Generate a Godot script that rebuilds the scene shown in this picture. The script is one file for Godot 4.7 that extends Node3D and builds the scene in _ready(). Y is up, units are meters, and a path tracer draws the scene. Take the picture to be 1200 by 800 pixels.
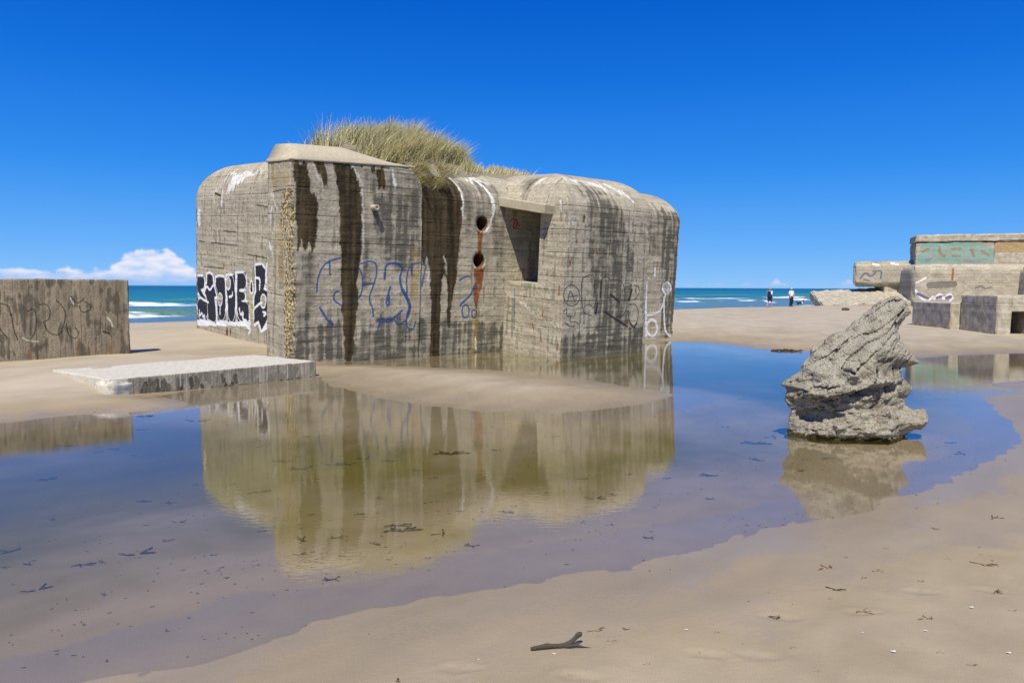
extends Node3D
# A pond on a beach with a tilted concrete bunker, a rock, a second bunker far off and the sea behind.

const FEATURES = [
	["dark",0,0,1,[10.20,4.86,10.52,4.89,10.61,4.56,10.66,4.22,10.84,4.08,10.85,3.42,10.79,2.95,10.71,2.63,10.63,2.96,10.53,2.71,10.43,2.97,10.35,2.62,10.30,3.39,10.27,4.13]],
	["dark",0,0,0.9,[10.70,4.91,10.94,4.94,11.06,4.75,11.11,4.47,11.02,4.29,10.88,4.57]],
	["dark",0,0,1,[11.21,4.97,11.70,5.00,11.90,4.72,12.01,4.27,12.08,3.42,12.07,2.77,11.96,2.01,12.02,1.58,11.94,0.92,11.88,-0.05,11.66,-0.04,11.59,0.93,11.53,1.80,11.49,2.65,11.45,3.49,11.39,4.22,11.31,4.63]],
	["dark",0,0,0.9,[12.24,4.95,12.38,4.96,12.44,4.77,12.36,4.72]],
	["dark",0,0,0.85,[12.46,4.95,12.61,4.96,12.72,4.65,12.73,4.39,12.50,4.37]],
	["dark",0,0,0.8,[11.94,5.00,12.06,5.01,12.04,4.88]],
	["dark",0,0,1,[13.84,4.97,15.17,5.19,15.27,4.41,15.27,3.65,15.21,2.98,15.19,2.26,15.04,1.54,14.99,0.69,14.89,0.82,14.84,2.02,14.68,2.31,14.65,1.66,14.66,-0.09,14.34,-0.07,14.31,1.55,14.22,2.30,13.99,2.53,13.90,3.40]],
	["grey",0,0,0.55,[12.43,4.24,13.83,4.43,13.90,2.71,13.31,2.24,12.65,2.68,12.40,3.50]],
	["grey",0,0,0.7,[10.28,0.97,11.57,1.02,11.59,-0.06,10.25,0.03]],
	["grey",0,0,0.62,[12.56,1.08,14.33,0.96,16.98,0.75,17.04,-0.16,11.88,-0.12,11.97,0.47]],
	["grey",0,0,0.5,[10.39,2.62,10.75,2.63,10.73,0.96,10.33,0.76]],
	["grey",0,0,0.35,[12.09,4.80,13.71,4.92,13.78,4.39,12.10,4.26]],
	["grey",0,0,0.4,[12.11,4.17,12.28,4.18,12.38,2.01,12.16,1.79]],
	["grey",0,0,0.35,[15.28,4.76,16.74,5.01,16.93,2.79,16.74,2.03,16.32,3.75,15.41,3.23]],
	["ochre",0,0,0.8,[13.53,2.88,13.78,2.89,13.90,0.38,13.70,0.39]],
	["ochre",0,0,0.8,[15.76,1.90,16.04,1.90,16.04,-0.03,15.79,-0.01]],
	["white",1,0.11,0.9,[15.82,5.02,16.10,5.02,16.30,4.73,16.42,4.25,16.41,3.95,16.21,3.55]],
	["white",1,0.09,0.6,[16.25,5.06,16.58,4.92]],
	["white",1,0.07,0.75,[15.21,4.99,15.30,4.46,15.29,3.89]],
	["white",1,0.09,0.7,[12.89,4.95,13.03,4.57]],
	["white",1,0.05,0.45,[11.75,4.94,11.95,4.69,12.08,4.25,12.11,2.88]],
	["white",1,0.05,0.45,[10.67,4.87,10.86,4.48,10.97,4.25]],
	["white",1,0.1,0.5,[14.12,2.67,14.23,2.02]],
	["white",1,0.06,0.6,[14.72,2.71,14.80,2.21]],
	["white",1,0.06,0.8,[15.90,0.33,15.95,-0.02]],
	["rust",0,0,0.9,[15.89,3.49,16.05,3.50,16.02,2.84,15.86,2.83]],
	["rust",0,0,1,[15.76,2.46,16.17,2.47,16.10,1.98,15.99,1.58,15.92,1.16,15.83,1.58,15.84,2.02]],
	["rust",1,0.05,0.4,[14.99,4.57,15.08,3.92]],
	["blue",1,0.045,0.75,[11.48,2.61,11.18,2.54,10.97,2.38,10.86,2.09,10.84,1.77]],
	["blue",1,0.065,0.75,[10.94,1.37,11.12,1.08,11.30,0.95]],
	["blue",1,0.045,0.75,[11.77,2.55,12.01,2.39,12.14,2.10,12.10,1.72,11.94,1.52,11.59,1.52]],
	["blue",1,0.045,0.75,[11.50,1.44,11.29,1.56,11.33,1.77,11.45,1.77]],
	["blue",1,0.045,0.75,[12.06,2.48,12.29,2.56,12.51,2.51,12.54,2.23,12.45,1.98,12.29,1.55,12.44,1.34,12.45,1.12]],
	["blue",1,0.045,0.75,[12.12,1.93,12.40,1.98]],
	["blue",1,0.065,0.75,[12.77,2.10,12.78,2.43,12.88,2.49]],
	["blue",1,0.065,0.75,[12.88,2.49,13.13,2.54,13.31,2.41,13.29,2.28,13.22,2.11,13.33,1.80,13.52,1.54,13.61,1.31,13.49,1.05]],
	["blue",1,0.065,0.75,[12.95,1.89,12.81,1.42,12.94,1.39,12.90,1.72]],
	["blue",1,0.065,0.75,[12.70,0.99,13.08,1.04,13.33,1.25]],
	["blue",1,0.045,0.75,[13.08,1.06,13.21,0.84,13.49,1.01]],
	["blue",1,0.045,0.75,[13.47,1.71,13.45,2.28,13.60,2.50,13.91,2.55]],
	["blue",1,0.065,0.75,[13.60,2.50,13.61,2.22]],
	["blue",1,0.045,0.75,[13.49,0.96,13.50,0.78,13.71,0.71,13.78,0.95]],
	["blue",1,0.045,0.75,[13.99,1.89,14.05,2.29,14.18,2.56]],
	["blue",1,0.045,0.75,[11.18,2.54,11.19,2.20]],
	["blue",1,0.065,0.75,[15.83,1.93,15.70,1.65,15.38,1.42,15.33,1.35]],
	["blue",1,0.045,0.75,[15.66,1.18,15.65,1.12,15.63,1.06,15.60,1.02,15.56,1.00,15.51,1.00,15.47,1.02,15.43,1.06,15.41,1.12,15.40,1.19,15.40,1.25,15.42,1.31,15.46,1.35,15.50,1.37,15.54,1.37,15.59,1.35,15.62,1.30,15.65,1.25,15.66,1.18]],
	["blue",1,0.045,0.75,[15.93,1.10,15.93,1.06,15.92,1.03,15.89,1.00,15.86,0.99,15.83,0.99,15.80,1.00,15.78,1.03,15.76,1.07,15.75,1.11,15.76,1.15,15.77,1.18,15.79,1.21,15.82,1.22,15.85,1.22,15.88,1.21,15.91,1.18,15.93,1.14,15.93,1.10]],
	["blue",1,0.045,0.75,[15.82,1.51,15.92,1.27]],
	["blue",1,0.045,0.75,[15.26,2.07,15.49,2.19,15.67,2.17]],
	["blue",1,0.045,0.75,[12.58,0.73,12.68,0.99]],
	["blue",1,0.1,0.85,[13.33,1.80,13.52,1.54,13.59,1.32,13.51,1.10]],
	["blue",1,0.12,0.6,[12.68,0.99,13.03,1.03]],
	["red",1,0.05,0.75,[17.10,3.85,17.20,3.95,17.24,3.75,17.15,3.65,17.32,3.63,17.37,3.86,17.27,3.91,17.42,3.71]],
	["blue",1,0.03,0.6,[20.07,1.86,20.15,0.68]],
	["rust",1,0.05,0.9,[21.32,1.32,21.37,1.08]],
	["rust",1,0.05,0.9,[21.92,2.06,21.94,1.83]],
	["rust",1,0.05,0.9,[20.92,0.89,20.97,0.74]],
	["rust",1,0.05,0.9,[21.31,0.54,21.32,0.39]],
	["rust",1,0.05,0.9,[21.97,0.52,21.99,0.24]],
	["white",1,0.04,0.5,[20.37,1.40,21.48,1.09,22.04,0.91]],
	["white",1,0.07,0.8,[20.38,4.91,20.51,5.17]],
	["white",1,0.06,0.7,[21.75,4.36,21.87,4.04]],
	["grey",0,0,0.6,[19.75,4.90,19.64,5.27,20.29,5.18,20.21,4.72]],
	["ink",1,0.03,0.7,[22.93,2.14,22.98,2.31,23.24,2.40,23.47,2.34,23.48,1.76]],
	["ink",1,0.03,0.7,[22.93,2.14,23.03,1.30,23.40,1.25]],
	["ink",1,0.03,0.7,[23.05,1.47,23.31,1.59,23.51,1.42,23.56,1.59]],
	["ink",1,0.03,0.7,[23.77,1.76,23.72,2.27,23.90,2.36,24.14,2.28,24.19,2.10]],
	["ink",1,0.03,0.7,[24.20,2.25,24.53,2.26,24.75,2.10,24.84,1.79,24.80,1.57]],
	["ink",1,0.03,0.7,[24.77,2.15,25.01,2.17,25.12,2.06,24.99,1.66]],
	["ink",1,0.03,0.7,[25.19,2.10,25.43,2.06,25.49,1.88,25.27,1.65]],
	["ink",1,0.03,0.7,[25.04,1.52,25.35,1.54,25.52,1.24,25.44,0.92,25.25,0.82,25.09,0.98,25.02,1.34]],
	["ink",1,0.03,0.7,[24.50,1.18,24.77,1.13,24.95,1.43]],
	["ink",1,0.03,0.7,[22.41,1.65,22.50,2.02,22.70,1.64]],
	["ink",1,0.03,0.7,[22.40,1.77,22.81,1.81]],
	["ink",1,0.03,0.7,[22.90,1.81,22.89,1.71,22.84,1.62,22.75,1.56,22.65,1.52,22.54,1.53,22.43,1.56,22.34,1.63,22.28,1.72,22.25,1.81,22.26,1.91,22.31,2.00,22.39,2.06,22.49,2.10,22.60,2.10,22.71,2.06,22.81,2.00,22.87,1.91,22.90,1.81]],
	["ink",1,0.03,0.7,[22.28,1.36,22.42,1.48,22.38,1.23,22.61,1.27,22.51,1.06,22.81,1.10,22.91,0.97]],
	["ink",1,0.03,0.7,[22.34,1.07,22.58,0.94,22.76,0.97]],
	["ink",1,0.07,0.8,[24.00,1.32,25.00,0.87]],
	["ink",1,0.07,0.8,[24.18,1.84,24.59,1.60]],
	["ink",1,0.07,0.8,[25.13,1.97,25.01,1.66]],
	["ink",1,0.07,0.8,[25.13,0.98,25.28,0.82,25.44,0.95]],
	["ink",1,0.07,0.8,[23.59,1.29,23.66,1.59]],
	["ink",1,0.07,0.8,[23.75,1.76,23.75,2.19]],
	["grey",0,0,0.6,[22.94,4.89,24.15,4.83,25.08,2.96,25.17,0.53,23.73,0.52,23.24,2.91]],
	["grey",0,0,0.5,[23.03,4.67,23.51,4.71,23.59,2.19,23.30,2.19]],
	["grey",0,0,0.7,[22.20,0.66,25.82,0.84,25.90,0.04,22.24,0.06]],
	["white",1,0.1,0.6,[22.25,5.17,22.99,5.13,24.24,5.05]],
	["white",1,0.1,0.7,[23.90,5.14,24.21,4.88]],
	["white",1,0.12,0.75,[24.50,5.05,24.90,4.79,25.07,4.66]],
	["white",1,0.05,0.5,[22.23,3.79,22.75,3.91]],
	["rust",1,0.05,0.9,[22.88,3.98,22.89,3.87]],
	["rust",1,0.05,0.9,[22.49,2.89,22.50,2.78]],
	["rust",1,0.05,0.9,[22.43,2.82,22.44,2.71]],
	["rust",1,0.05,0.9,[25.03,1.13,25.04,1.00]],
	["rust",1,0.05,0.9,[25.88,2.20,25.89,2.07]],
	["rust",1,0.05,0.9,[22.66,3.37,22.67,3.25]],
	["rust",1,0.05,0.9,[23.50,3.16,23.51,3.04]],
	["rust",1,0.05,0.9,[22.72,0.90,22.73,0.78]],
	["rust",1,0.05,0.9,[25.30,1.94,25.32,1.81]],
	["dark",1,0.07,0.9,[22.87,4.03,22.88,3.91]],
	["grey",0,0,0.75,[29.56,4.77,30.62,4.54,31.13,-0.13,30.05,-0.08]],
	["grey",0,0,0.35,[28.64,4.94,29.56,4.77,29.71,2.97,28.85,2.95]],
	["wp",1,0.09,0.9,[30.11,1.61,30.02,1.23,29.80,0.93,29.12,0.86]],
	["wp",1,0.09,0.9,[28.98,2.04,29.06,0.92,29.15,0.11]],
	["wp",1,0.09,0.9,[29.76,0.38,29.75,0.28,29.71,0.19,29.64,0.13,29.54,0.10,29.43,0.10,29.33,0.14,29.24,0.21,29.18,0.30,29.15,0.41,29.16,0.51,29.20,0.60,29.27,0.66,29.37,0.69,29.47,0.69,29.58,0.65,29.67,0.58,29.73,0.49,29.76,0.38]],
	["wp",1,0.09,0.9,[30.04,1.50,30.17,0.34,30.42,0.08,30.69,0.04]],
	["wp",1,0.09,0.9,[30.40,1.82,30.40,1.76,30.36,1.70,30.30,1.65,30.22,1.63,30.14,1.63,30.05,1.65,29.98,1.70,29.94,1.76,29.91,1.82,29.92,1.89,29.96,1.95,30.02,1.99,30.09,2.02,30.18,2.02,30.26,1.99,30.33,1.95,30.38,1.89,30.40,1.82]],
	["wp",1,0.09,0.9,[30.03,1.93,30.18,1.66,30.25,1.93]],
	["wp",1,0.09,0.9,[29.39,2.52,29.42,2.28]],
	["wp",1,0.3,0.5,[30.08,1.91,30.23,1.71]],
	["wp",1,0.15,1,[0.06,1.55,0.74,1.61,0.78,1.19,0.37,1.13,1.08,0.78,1.02,0.14,0.09,0.06,0.05,0.77,0.52,0.81,0.06,1.03,0.06,1.55]],
	["wp",1,0.15,1,[0.99,1.68,1.24,1.73,1.53,1.67,1.58,1.39,1.92,1.27,1.91,1.03,1.67,0.97,1.81,0.56,1.83,0.10,1.22,0.15,1.07,0.17,1.03,0.78,0.88,0.98,0.73,1.04,0.84,1.27,0.99,1.37,0.99,1.68]],
	["wp",1,0.15,1,[1.82,1.62,2.20,1.68,2.62,1.68,2.66,1.33,2.70,0.30,1.96,0.22,1.91,0.92,1.96,1.17,1.77,1.40,1.82,1.62]],
	["wp",1,0.15,1,[2.75,1.73,3.46,1.80,3.50,0.33,2.88,0.28,2.82,1.07,2.75,1.23,2.75,1.73]],
	["wp",1,0.15,1,[3.54,1.86,4.30,1.93,4.34,1.43,3.80,1.38,3.80,1.31,4.22,1.34,4.26,1.08,3.89,1.02,4.55,1.04,4.59,0.49,4.47,0.45,3.68,0.37,3.59,1.06,3.54,1.86]],
	["wp",1,0.15,1,[4.69,1.64,4.79,1.67,4.84,1.39,4.72,1.35,4.66,1.47,4.69,1.64]],
	["wp",1,0.15,1,[5.02,2.16,5.48,2.22,5.74,2.08,5.71,1.70,5.60,1.51,5.90,1.47,5.91,0.66,5.50,0.30,5.27,0.56,4.95,0.44,4.95,1.17,5.10,1.41,5.02,2.16]],
	["wp",1,0.2,1,[0.09,-0.05,1.02,0.02]],
	["wp",1,0.2,1,[1.07,0.06,1.83,0.11]],
	["wp",1,0.2,1,[1.96,0.15,2.70,0.20]],
	["wp",1,0.2,1,[2.88,0.25,3.50,0.29]],
	["wp",1,0.2,1,[3.68,0.33,4.59,0.40]],
	["wp",0,0,1,[4.95,0.53,5.50,0.30,5.95,0.57,5.91,0.38,5.46,0.20,5.19,0.43,4.95,0.34]],
	["blk",0,0,1,[0.06,1.55,0.74,1.61,0.78,1.19,0.37,1.13,1.08,0.78,1.02,0.14,0.09,0.06,0.05,0.77,0.52,0.81,0.06,1.03]],
	["blk",0,0,1,[0.99,1.68,1.24,1.73,1.53,1.67,1.58,1.39,1.92,1.27,1.91,1.03,1.67,0.97,1.81,0.56,1.83,0.10,1.22,0.15,1.07,0.17,1.03,0.78,0.88,0.98,0.73,1.04,0.84,1.27,0.99,1.37]],
	["blk",0,0,1,[1.82,1.62,2.20,1.68,2.62,1.68,2.66,1.33,2.70,0.30,1.96,0.22,1.91,0.92,1.96,1.17,1.77,1.40]],
	["blk",0,0,1,[2.75,1.73,3.46,1.80,3.50,0.33,2.88,0.28,2.82,1.07,2.75,1.23]],
	["blk",0,0,1,[3.54,1.86,4.30,1.93,4.34,1.43,3.80,1.38,3.80,1.31,4.22,1.34,4.26,1.08,3.89,1.02,4.55,1.04,4.59,0.49,4.47,0.45,3.68,0.37,3.59,1.06]],
	["blk",0,0,1,[4.69,1.64,4.79,1.67,4.84,1.39,4.72,1.35,4.66,1.47]],
	["blk",0,0,1,[5.02,2.16,5.48,2.22,5.74,2.08,5.71,1.70,5.60,1.51,5.90,1.47,5.91,0.66,5.50,0.30,5.27,0.56,4.95,0.44,4.95,1.17,5.10,1.41]],
	["wp",1,0.03,0.9,[0.06,1.55,0.74,1.61,0.78,1.19,0.37,1.13,1.08,0.78,1.02,0.14,0.09,0.06,0.05,0.77,0.52,0.81,0.06,1.03,0.06,1.55]],
	["wp",1,0.03,0.9,[0.99,1.68,1.24,1.73,1.53,1.67,1.58,1.39,1.92,1.27,1.91,1.03,1.67,0.97,1.81,0.56,1.83,0.10,1.22,0.15,1.07,0.17,1.03,0.78,0.88,0.98,0.73,1.04,0.84,1.27,0.99,1.37,0.99,1.68]],
	["wp",1,0.03,0.9,[1.82,1.62,2.20,1.68,2.62,1.68,2.66,1.33,2.70,0.30,1.96,0.22,1.91,0.92,1.96,1.17,1.77,1.40,1.82,1.62]],
	["wp",1,0.03,0.9,[2.75,1.73,3.46,1.80,3.50,0.33,2.88,0.28,2.82,1.07,2.75,1.23,2.75,1.73]],
	["wp",1,0.03,0.9,[3.54,1.86,4.30,1.93,4.34,1.43,3.80,1.38,3.80,1.31,4.22,1.34,4.26,1.08,3.89,1.02,4.55,1.04,4.59,0.49,4.47,0.45,3.68,0.37,3.59,1.06,3.54,1.86]],
	["wp",1,0.1,1,[2.36,0.94,2.35,0.88,2.32,0.82,2.28,0.78,2.22,0.75,2.17,0.75,2.11,0.76,2.07,0.80,2.04,0.85,2.03,0.91,2.04,0.98,2.07,1.04,2.11,1.08,2.17,1.11,2.23,1.11,2.28,1.09,2.33,1.06,2.35,1.00,2.36,0.94]],
	["base",0,0,1,[2.36,0.94,2.35,0.88,2.32,0.82,2.28,0.78,2.22,0.75,2.17,0.75,2.11,0.76,2.07,0.80,2.04,0.85,2.03,0.91,2.04,0.98,2.07,1.04,2.11,1.08,2.17,1.11,2.23,1.11,2.28,1.09,2.33,1.06,2.35,1.00,2.36,0.94]],
	["wp",1,0.1,1,[3.08,1.51,3.07,1.45,3.04,1.40,3.00,1.36,2.94,1.33,2.88,1.33,2.83,1.35,2.78,1.38,2.75,1.43,2.74,1.49,2.75,1.55,2.78,1.60,2.83,1.64,2.88,1.66,2.94,1.67,3.00,1.65,3.04,1.62,3.07,1.57,3.08,1.51]],
	["base",0,0,1,[3.08,1.51,3.07,1.45,3.04,1.40,3.00,1.36,2.94,1.33,2.88,1.33,2.83,1.35,2.78,1.38,2.75,1.43,2.74,1.49,2.75,1.55,2.78,1.60,2.83,1.64,2.88,1.66,2.94,1.67,3.00,1.65,3.04,1.62,3.07,1.57,3.08,1.51]],
	["wp",1,0.1,1,[5.77,1.18,5.76,1.12,5.73,1.07,5.69,1.02,5.64,1.00,5.58,0.99,5.52,1.01,5.48,1.04,5.45,1.09,5.44,1.15,5.45,1.21,5.48,1.27,5.52,1.31,5.57,1.33,5.63,1.34,5.69,1.32,5.73,1.29,5.76,1.24,5.77,1.18]],
	["base",0,0,1,[5.77,1.18,5.76,1.12,5.73,1.07,5.69,1.02,5.64,1.00,5.58,0.99,5.52,1.01,5.48,1.04,5.45,1.09,5.44,1.15,5.45,1.21,5.48,1.27,5.52,1.31,5.57,1.33,5.63,1.34,5.69,1.32,5.73,1.29,5.76,1.24,5.77,1.18]],
	["wp",1,0.085,0.95,[0.26,0.40,0.25,0.16,0.52,0.37,0.57,0.15,0.77,0.32,0.72,0.17]],
	["wp",1,0.085,0.95,[3.80,0.78,3.89,0.56,4.14,0.75,4.02,0.47,4.35,0.47]],
	["wp",1,0.085,0.95,[5.10,1.82,5.37,1.82,5.33,1.49]],
	["wp",1,0.085,0.95,[4.95,0.89,5.26,1.04,5.49,1.12]],
	["wp",1,0.085,0.95,[0.05,0.99,0.52,0.81,1.13,0.75]],
	["wp",1,0.085,0.95,[0.73,1.04,0.99,1.32,1.23,1.12,1.63,1.43,1.91,0.99]],
	["wp",1,0.085,0.95,[2.97,1.08,3.24,1.13,3.24,1.24]],
	["wp",1,0.085,0.95,[5.61,0.85,5.87,0.85,5.68,0.75]],
	["wp",1,0.085,0.95,[2.20,0.70,2.19,0.46]],
	["wp",1,0.085,0.95,[5.89,2.30,5.82,2.08]],
	["wp",1,0.085,0.95,[4.43,0.28,4.72,0.22,4.55,0.10]],
	["wp",1,0.085,0.95,[3.59,1.83,3.59,1.30]],
	["wp",1,0.085,0.95,[4.87,1.23,4.89,1.04]],
	["yel",1,0.2,0.5,[4.59,1.24,4.71,0.99,4.67,0.76]],
	["wp",1,0.12,0.9,[5.85,2.24,5.78,1.96,5.90,1.56]],
	["dark",1,0.1,1,[2.79,-0.00,2.79,-0.16]],
	["dark",1,0.1,1,[3.09,-0.02,3.09,-0.13]],
	["rust",1,0.08,1,[2.80,-0.09,2.80,-0.19]],
	["rust",1,0.08,1,[3.10,-0.05,3.10,-0.16]],
	["white",0,0,0.8,[2.55,5.03,5.25,4.97,4.12,4.84,3.11,4.44,2.69,4.39,2.97,4.81]],
	["white",1,0.14,0.7,[2.40,4.35,2.32,3.89]],
	["white",1,0.12,0.5,[1.65,4.36,1.65,4.11]],
	["white",1,0.25,0.8,[0.30,3.79,0.29,3.41]],
	["white",1,0.1,0.35,[0.55,4.21,2.11,4.51,2.55,4.98]],
	["rust",1,0.05,0.7,[3.53,3.96,3.53,3.80]],
	["rust",1,0.05,0.7,[4.06,3.90,4.06,3.75]],
	["rust",1,0.05,0.7,[2.24,2.61,2.24,2.44]],
	["rust",1,0.05,0.7,[0.86,3.13,0.86,2.96]],
	["rust",1,0.05,0.7,[2.54,2.13,2.53,1.96]],
	["rust",1,0.05,0.7,[5.09,2.45,5.09,2.30]],
	["crack",1,0.035,0.8,[2.47,3.16,3.66,3.13]],
	["crack",1,0.035,0.8,[1.41,2.75,3.59,2.73]],
	["crack",1,0.035,0.8,[4.46,2.48,5.82,2.43]],
	["crack",1,0.035,0.8,[0.28,2.78,0.85,2.76]],
	["crack",1,0.035,0.8,[5.08,3.95,6.15,3.87]],
	["crack",1,0.035,0.8,[0.76,1.93,2.53,1.96]],
	["crack",1,0.07,0.9,[1.73,4.36,2.25,4.27]],
	["ochre",0,0,0.6,[8.96,4.87,9.87,4.82,9.93,4.19,8.97,4.21]],
	["ochre",0,0,0.5,[9.18,3.63,9.56,3.83,9.74,1.99,9.21,1.96]],
	["rust",1,0.07,0.9,[9.70,4.15,9.66,3.99]],
	["rust",1,0.05,0.8,[9.23,3.87,9.18,3.71]],
	["crack",1,0.03,0.7,[9.07,4.16,9.79,4.21]],
	["agg",0,0,1,[9.56,4.15,10.12,4.18,10.21,0.07,9.83,0.01,9.70,1.57,9.78,2.61,9.48,3.42]],
	["agg",0,0,0.8,[10.12,4.18,10.23,4.19,10.28,3.43,10.26,2.62,10.32,1.80,10.29,0.03,10.16,0.04]],
	["white",1,0.07,0.6,[8.88,4.11,9.32,3.83]],
	["white",1,0.08,0.6,[8.98,3.71,8.93,3.46]],
	["white",1,0.07,0.6,[8.84,2.99,9.05,2.69]]
]
const PPM := 66.0            # pixels per metre of the bunker's wall texture
const AW := 2026
const AH := 512

var pond_outline := PackedVector2Array([Vector2(-6.98, -10.37), Vector2(-6.58, -10.86), Vector2(-6.22, -11.09), Vector2(-5.59, -11.34), Vector2(-5.03, -11.68), Vector2(-5.23, -12.37), Vector2(-5.88, -12.82), Vector2(-6.17, -13.01), Vector2(-5.9, -13.6), Vector2(-4.6, -16), Vector2(-4.14, -16.11), Vector2(-3.54, -14.72), Vector2(-2.95, -13.88), Vector2(-2.33, -13.04), Vector2(-1.35, -12.13), Vector2(-0.52, -11.65), Vector2(0.52, -11.48), Vector2(1.32, -11.7), Vector2(2.01, -12.32), Vector2(2.55, -13), Vector2(3.01, -13.64), Vector2(2.7, -14.2), Vector2(2.3, -14.68), Vector2(1.73, -15.46), Vector2(0.74, -16.47), Vector2(-0.59, -17.61), Vector2(-2.02, -18.11), Vector2(-3.52, -18.55), Vector2(-4.26, -18.61), Vector2(-4.9, -20.2), Vector2(-0.5, -24.9), Vector2(4.2, -28.6), Vector2(5.78, -27.02), Vector2(6.53, -26.65), Vector2(7.16, -25.7), Vector2(7.47, -23.94), Vector2(8.33, -23.35), Vector2(8.88, -22.76), Vector2(9.54, -21.94), Vector2(10.15, -20.66), Vector2(11.11, -20.96), Vector2(12.41, -21.81), Vector2(13.68, -22.3), Vector2(15.27, -22.82), Vector2(19, -22.5), Vector2(20, -19), Vector2(15, -17), Vector2(10.8, -16.1), Vector2(10.24, -15.78), Vector2(9.46, -15.07), Vector2(9.53, -14.69), Vector2(9.7, -14.45), Vector2(10.19, -14.22), Vector2(9.94, -13.87), Vector2(9.14, -13.96), Vector2(8.53, -13.61), Vector2(8.01, -12.97), Vector2(7.49, -11.8), Vector2(7.12, -10.96), Vector2(6.66, -10.04), Vector2(5.89, -8.96), Vector2(5.09, -8.2), Vector2(4.36, -7.56), Vector2(3.66, -7.04), Vector2(2.97, -6.56), Vector2(2.52, -6.25), Vector2(1.93, -5.85), Vector2(1.47, -5.6), Vector2(1.1, -5.36), Vector2(0.77, -5.17), Vector2(0.35, -5.04), Vector2(0.01, -4.92), Vector2(-0.32, -4.72), Vector2(-0.61, -4.51), Vector2(-0.88, -4.33), Vector2(-1.25, -4.13), Vector2(-1.56, -3.91), Vector2(-1.82, -3.7), Vector2(-2.08, -3.56), Vector2(-2.6, -3), Vector2(-4.2, -2.2), Vector2(-8, -1.2), Vector2(-14, -1.6), Vector2(-15, -6), Vector2(-11, -8.6)])
var sd_grid := PackedFloat32Array()
const SX0 := -16.0
const SZ0 := -31.0
const SSTEP := 0.25
const SNX := 152
const SNZ := 128
var n_big := FastNoiseLite.new()
var n_mid := FastNoiseLite.new()
var n_fine := FastNoiseLite.new()
var prints := []
var bare := 0.0
var taken := {}
var M := {}


func _ready() -> void:
	# ---- camera, sky, sun
	var cam := Camera3D.new()
	cam.name = "camera"
	add_child(cam)
	cam.position = Vector3(0, 1.9, 0)
	cam.rotation = Vector3(-atan(63.7 / 900.0), 0, deg_to_rad(0.27))
	cam.fov = rad_to_deg(2.0 * atan(400.0 / 900.0))
	cam.near = 0.05
	cam.far = 40000.0
	cam.current = true
	var env := Environment.new()
	env.background_mode = Environment.BG_SKY
	env.tonemap_mode = Environment.TONE_MAPPER_LINEAR
	env.tonemap_exposure = 1.22
	env.background_energy_multiplier = 0.85
	env.sdfgi_enabled = true
	env.ssao_enabled = true
	env.ssil_enabled = true
	env.sky = make_sky()
	var we := WorldEnvironment.new()
	we.name = "world_environment"
	we.environment = env
	add_child(we)
	var sun := DirectionalLight3D.new()
	sun.name = "sun"
	sun.light_energy = 1.5
	sun.light_color = Color(1.0, 0.972, 0.89)
	sun.light_angular_distance = 0.5
	sun.shadow_enabled = true
	add_child(sun)
	var e := deg_to_rad(54.0)
	sun.look_at_from_position(Vector3.ZERO, Vector3(0.148 * cos(e), -sin(e), -0.989 * cos(e)))
	# ---- noise and materials
	setup_noise(n_big, 11, 0.06, 3)
	setup_noise(n_mid, 12, 0.5, 4)
	setup_noise(n_fine, 13, 2.6, 3)
	build_pond_distance()
	make_materials()
	print("materials ", Time.get_ticks_msec())
	# ---- setting
	build_ground()
	build_pond_water()
	build_sea()
	print("ground ", Time.get_ticks_msec())
	# ---- things
	build_bunker()
	print("bunker ", Time.get_ticks_msec())
	build_grass()
	build_beach_wall()
	build_platform()
	build_far_bunker()
	build_low_entrance()
	print("walls ", Time.get_ticks_msec())
	build_rock()
	print("rock ", Time.get_ticks_msec())
	build_people()
	print("people ", Time.get_ticks_msec())
	build_litter()
	print("done ", Time.get_ticks_msec())


# ------------------------------------------------------------------ small helpers
func setup_noise(n: FastNoiseLite, s: int, f: float, oct: int) -> void:
	n.seed = s
	n.noise_type = FastNoiseLite.TYPE_SIMPLEX_SMOOTH
	n.frequency = f
	n.fractal_type = FastNoiseLite.FRACTAL_FBM
	n.fractal_octaves = oct


func numbered(called: String) -> String:
	taken[called] = taken.get(called, -1) + 1
	return called if taken[called] == 0 else "%s_%03d" % [called, taken[called]]


func thing(called: String, label: String, category: String, at: Vector3, yaw := 0.0, group := "") -> Node3D:
	var o := Node3D.new()
	o.name = numbered(called)
	add_child(o)
	o.position = at
	o.rotation.y = yaw
	tag(o, label, category, group)
	return o


func tag(o: Node3D, label: String, category: String, group := "") -> void:
	o.set_meta("label", label)
	o.set_meta("category", category)
	if group != "":
		o.set_meta("group", group)


func mesh_node(called: String, mesh: Mesh, mat: Material, parent: Node = null) -> MeshInstance3D:
	var o := MeshInstance3D.new()
	o.mesh = mesh
	o.material_override = mat
	o.name = called if parent != null else numbered(called)
	(parent if parent != null else self).add_child(o, true)
	return o


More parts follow.
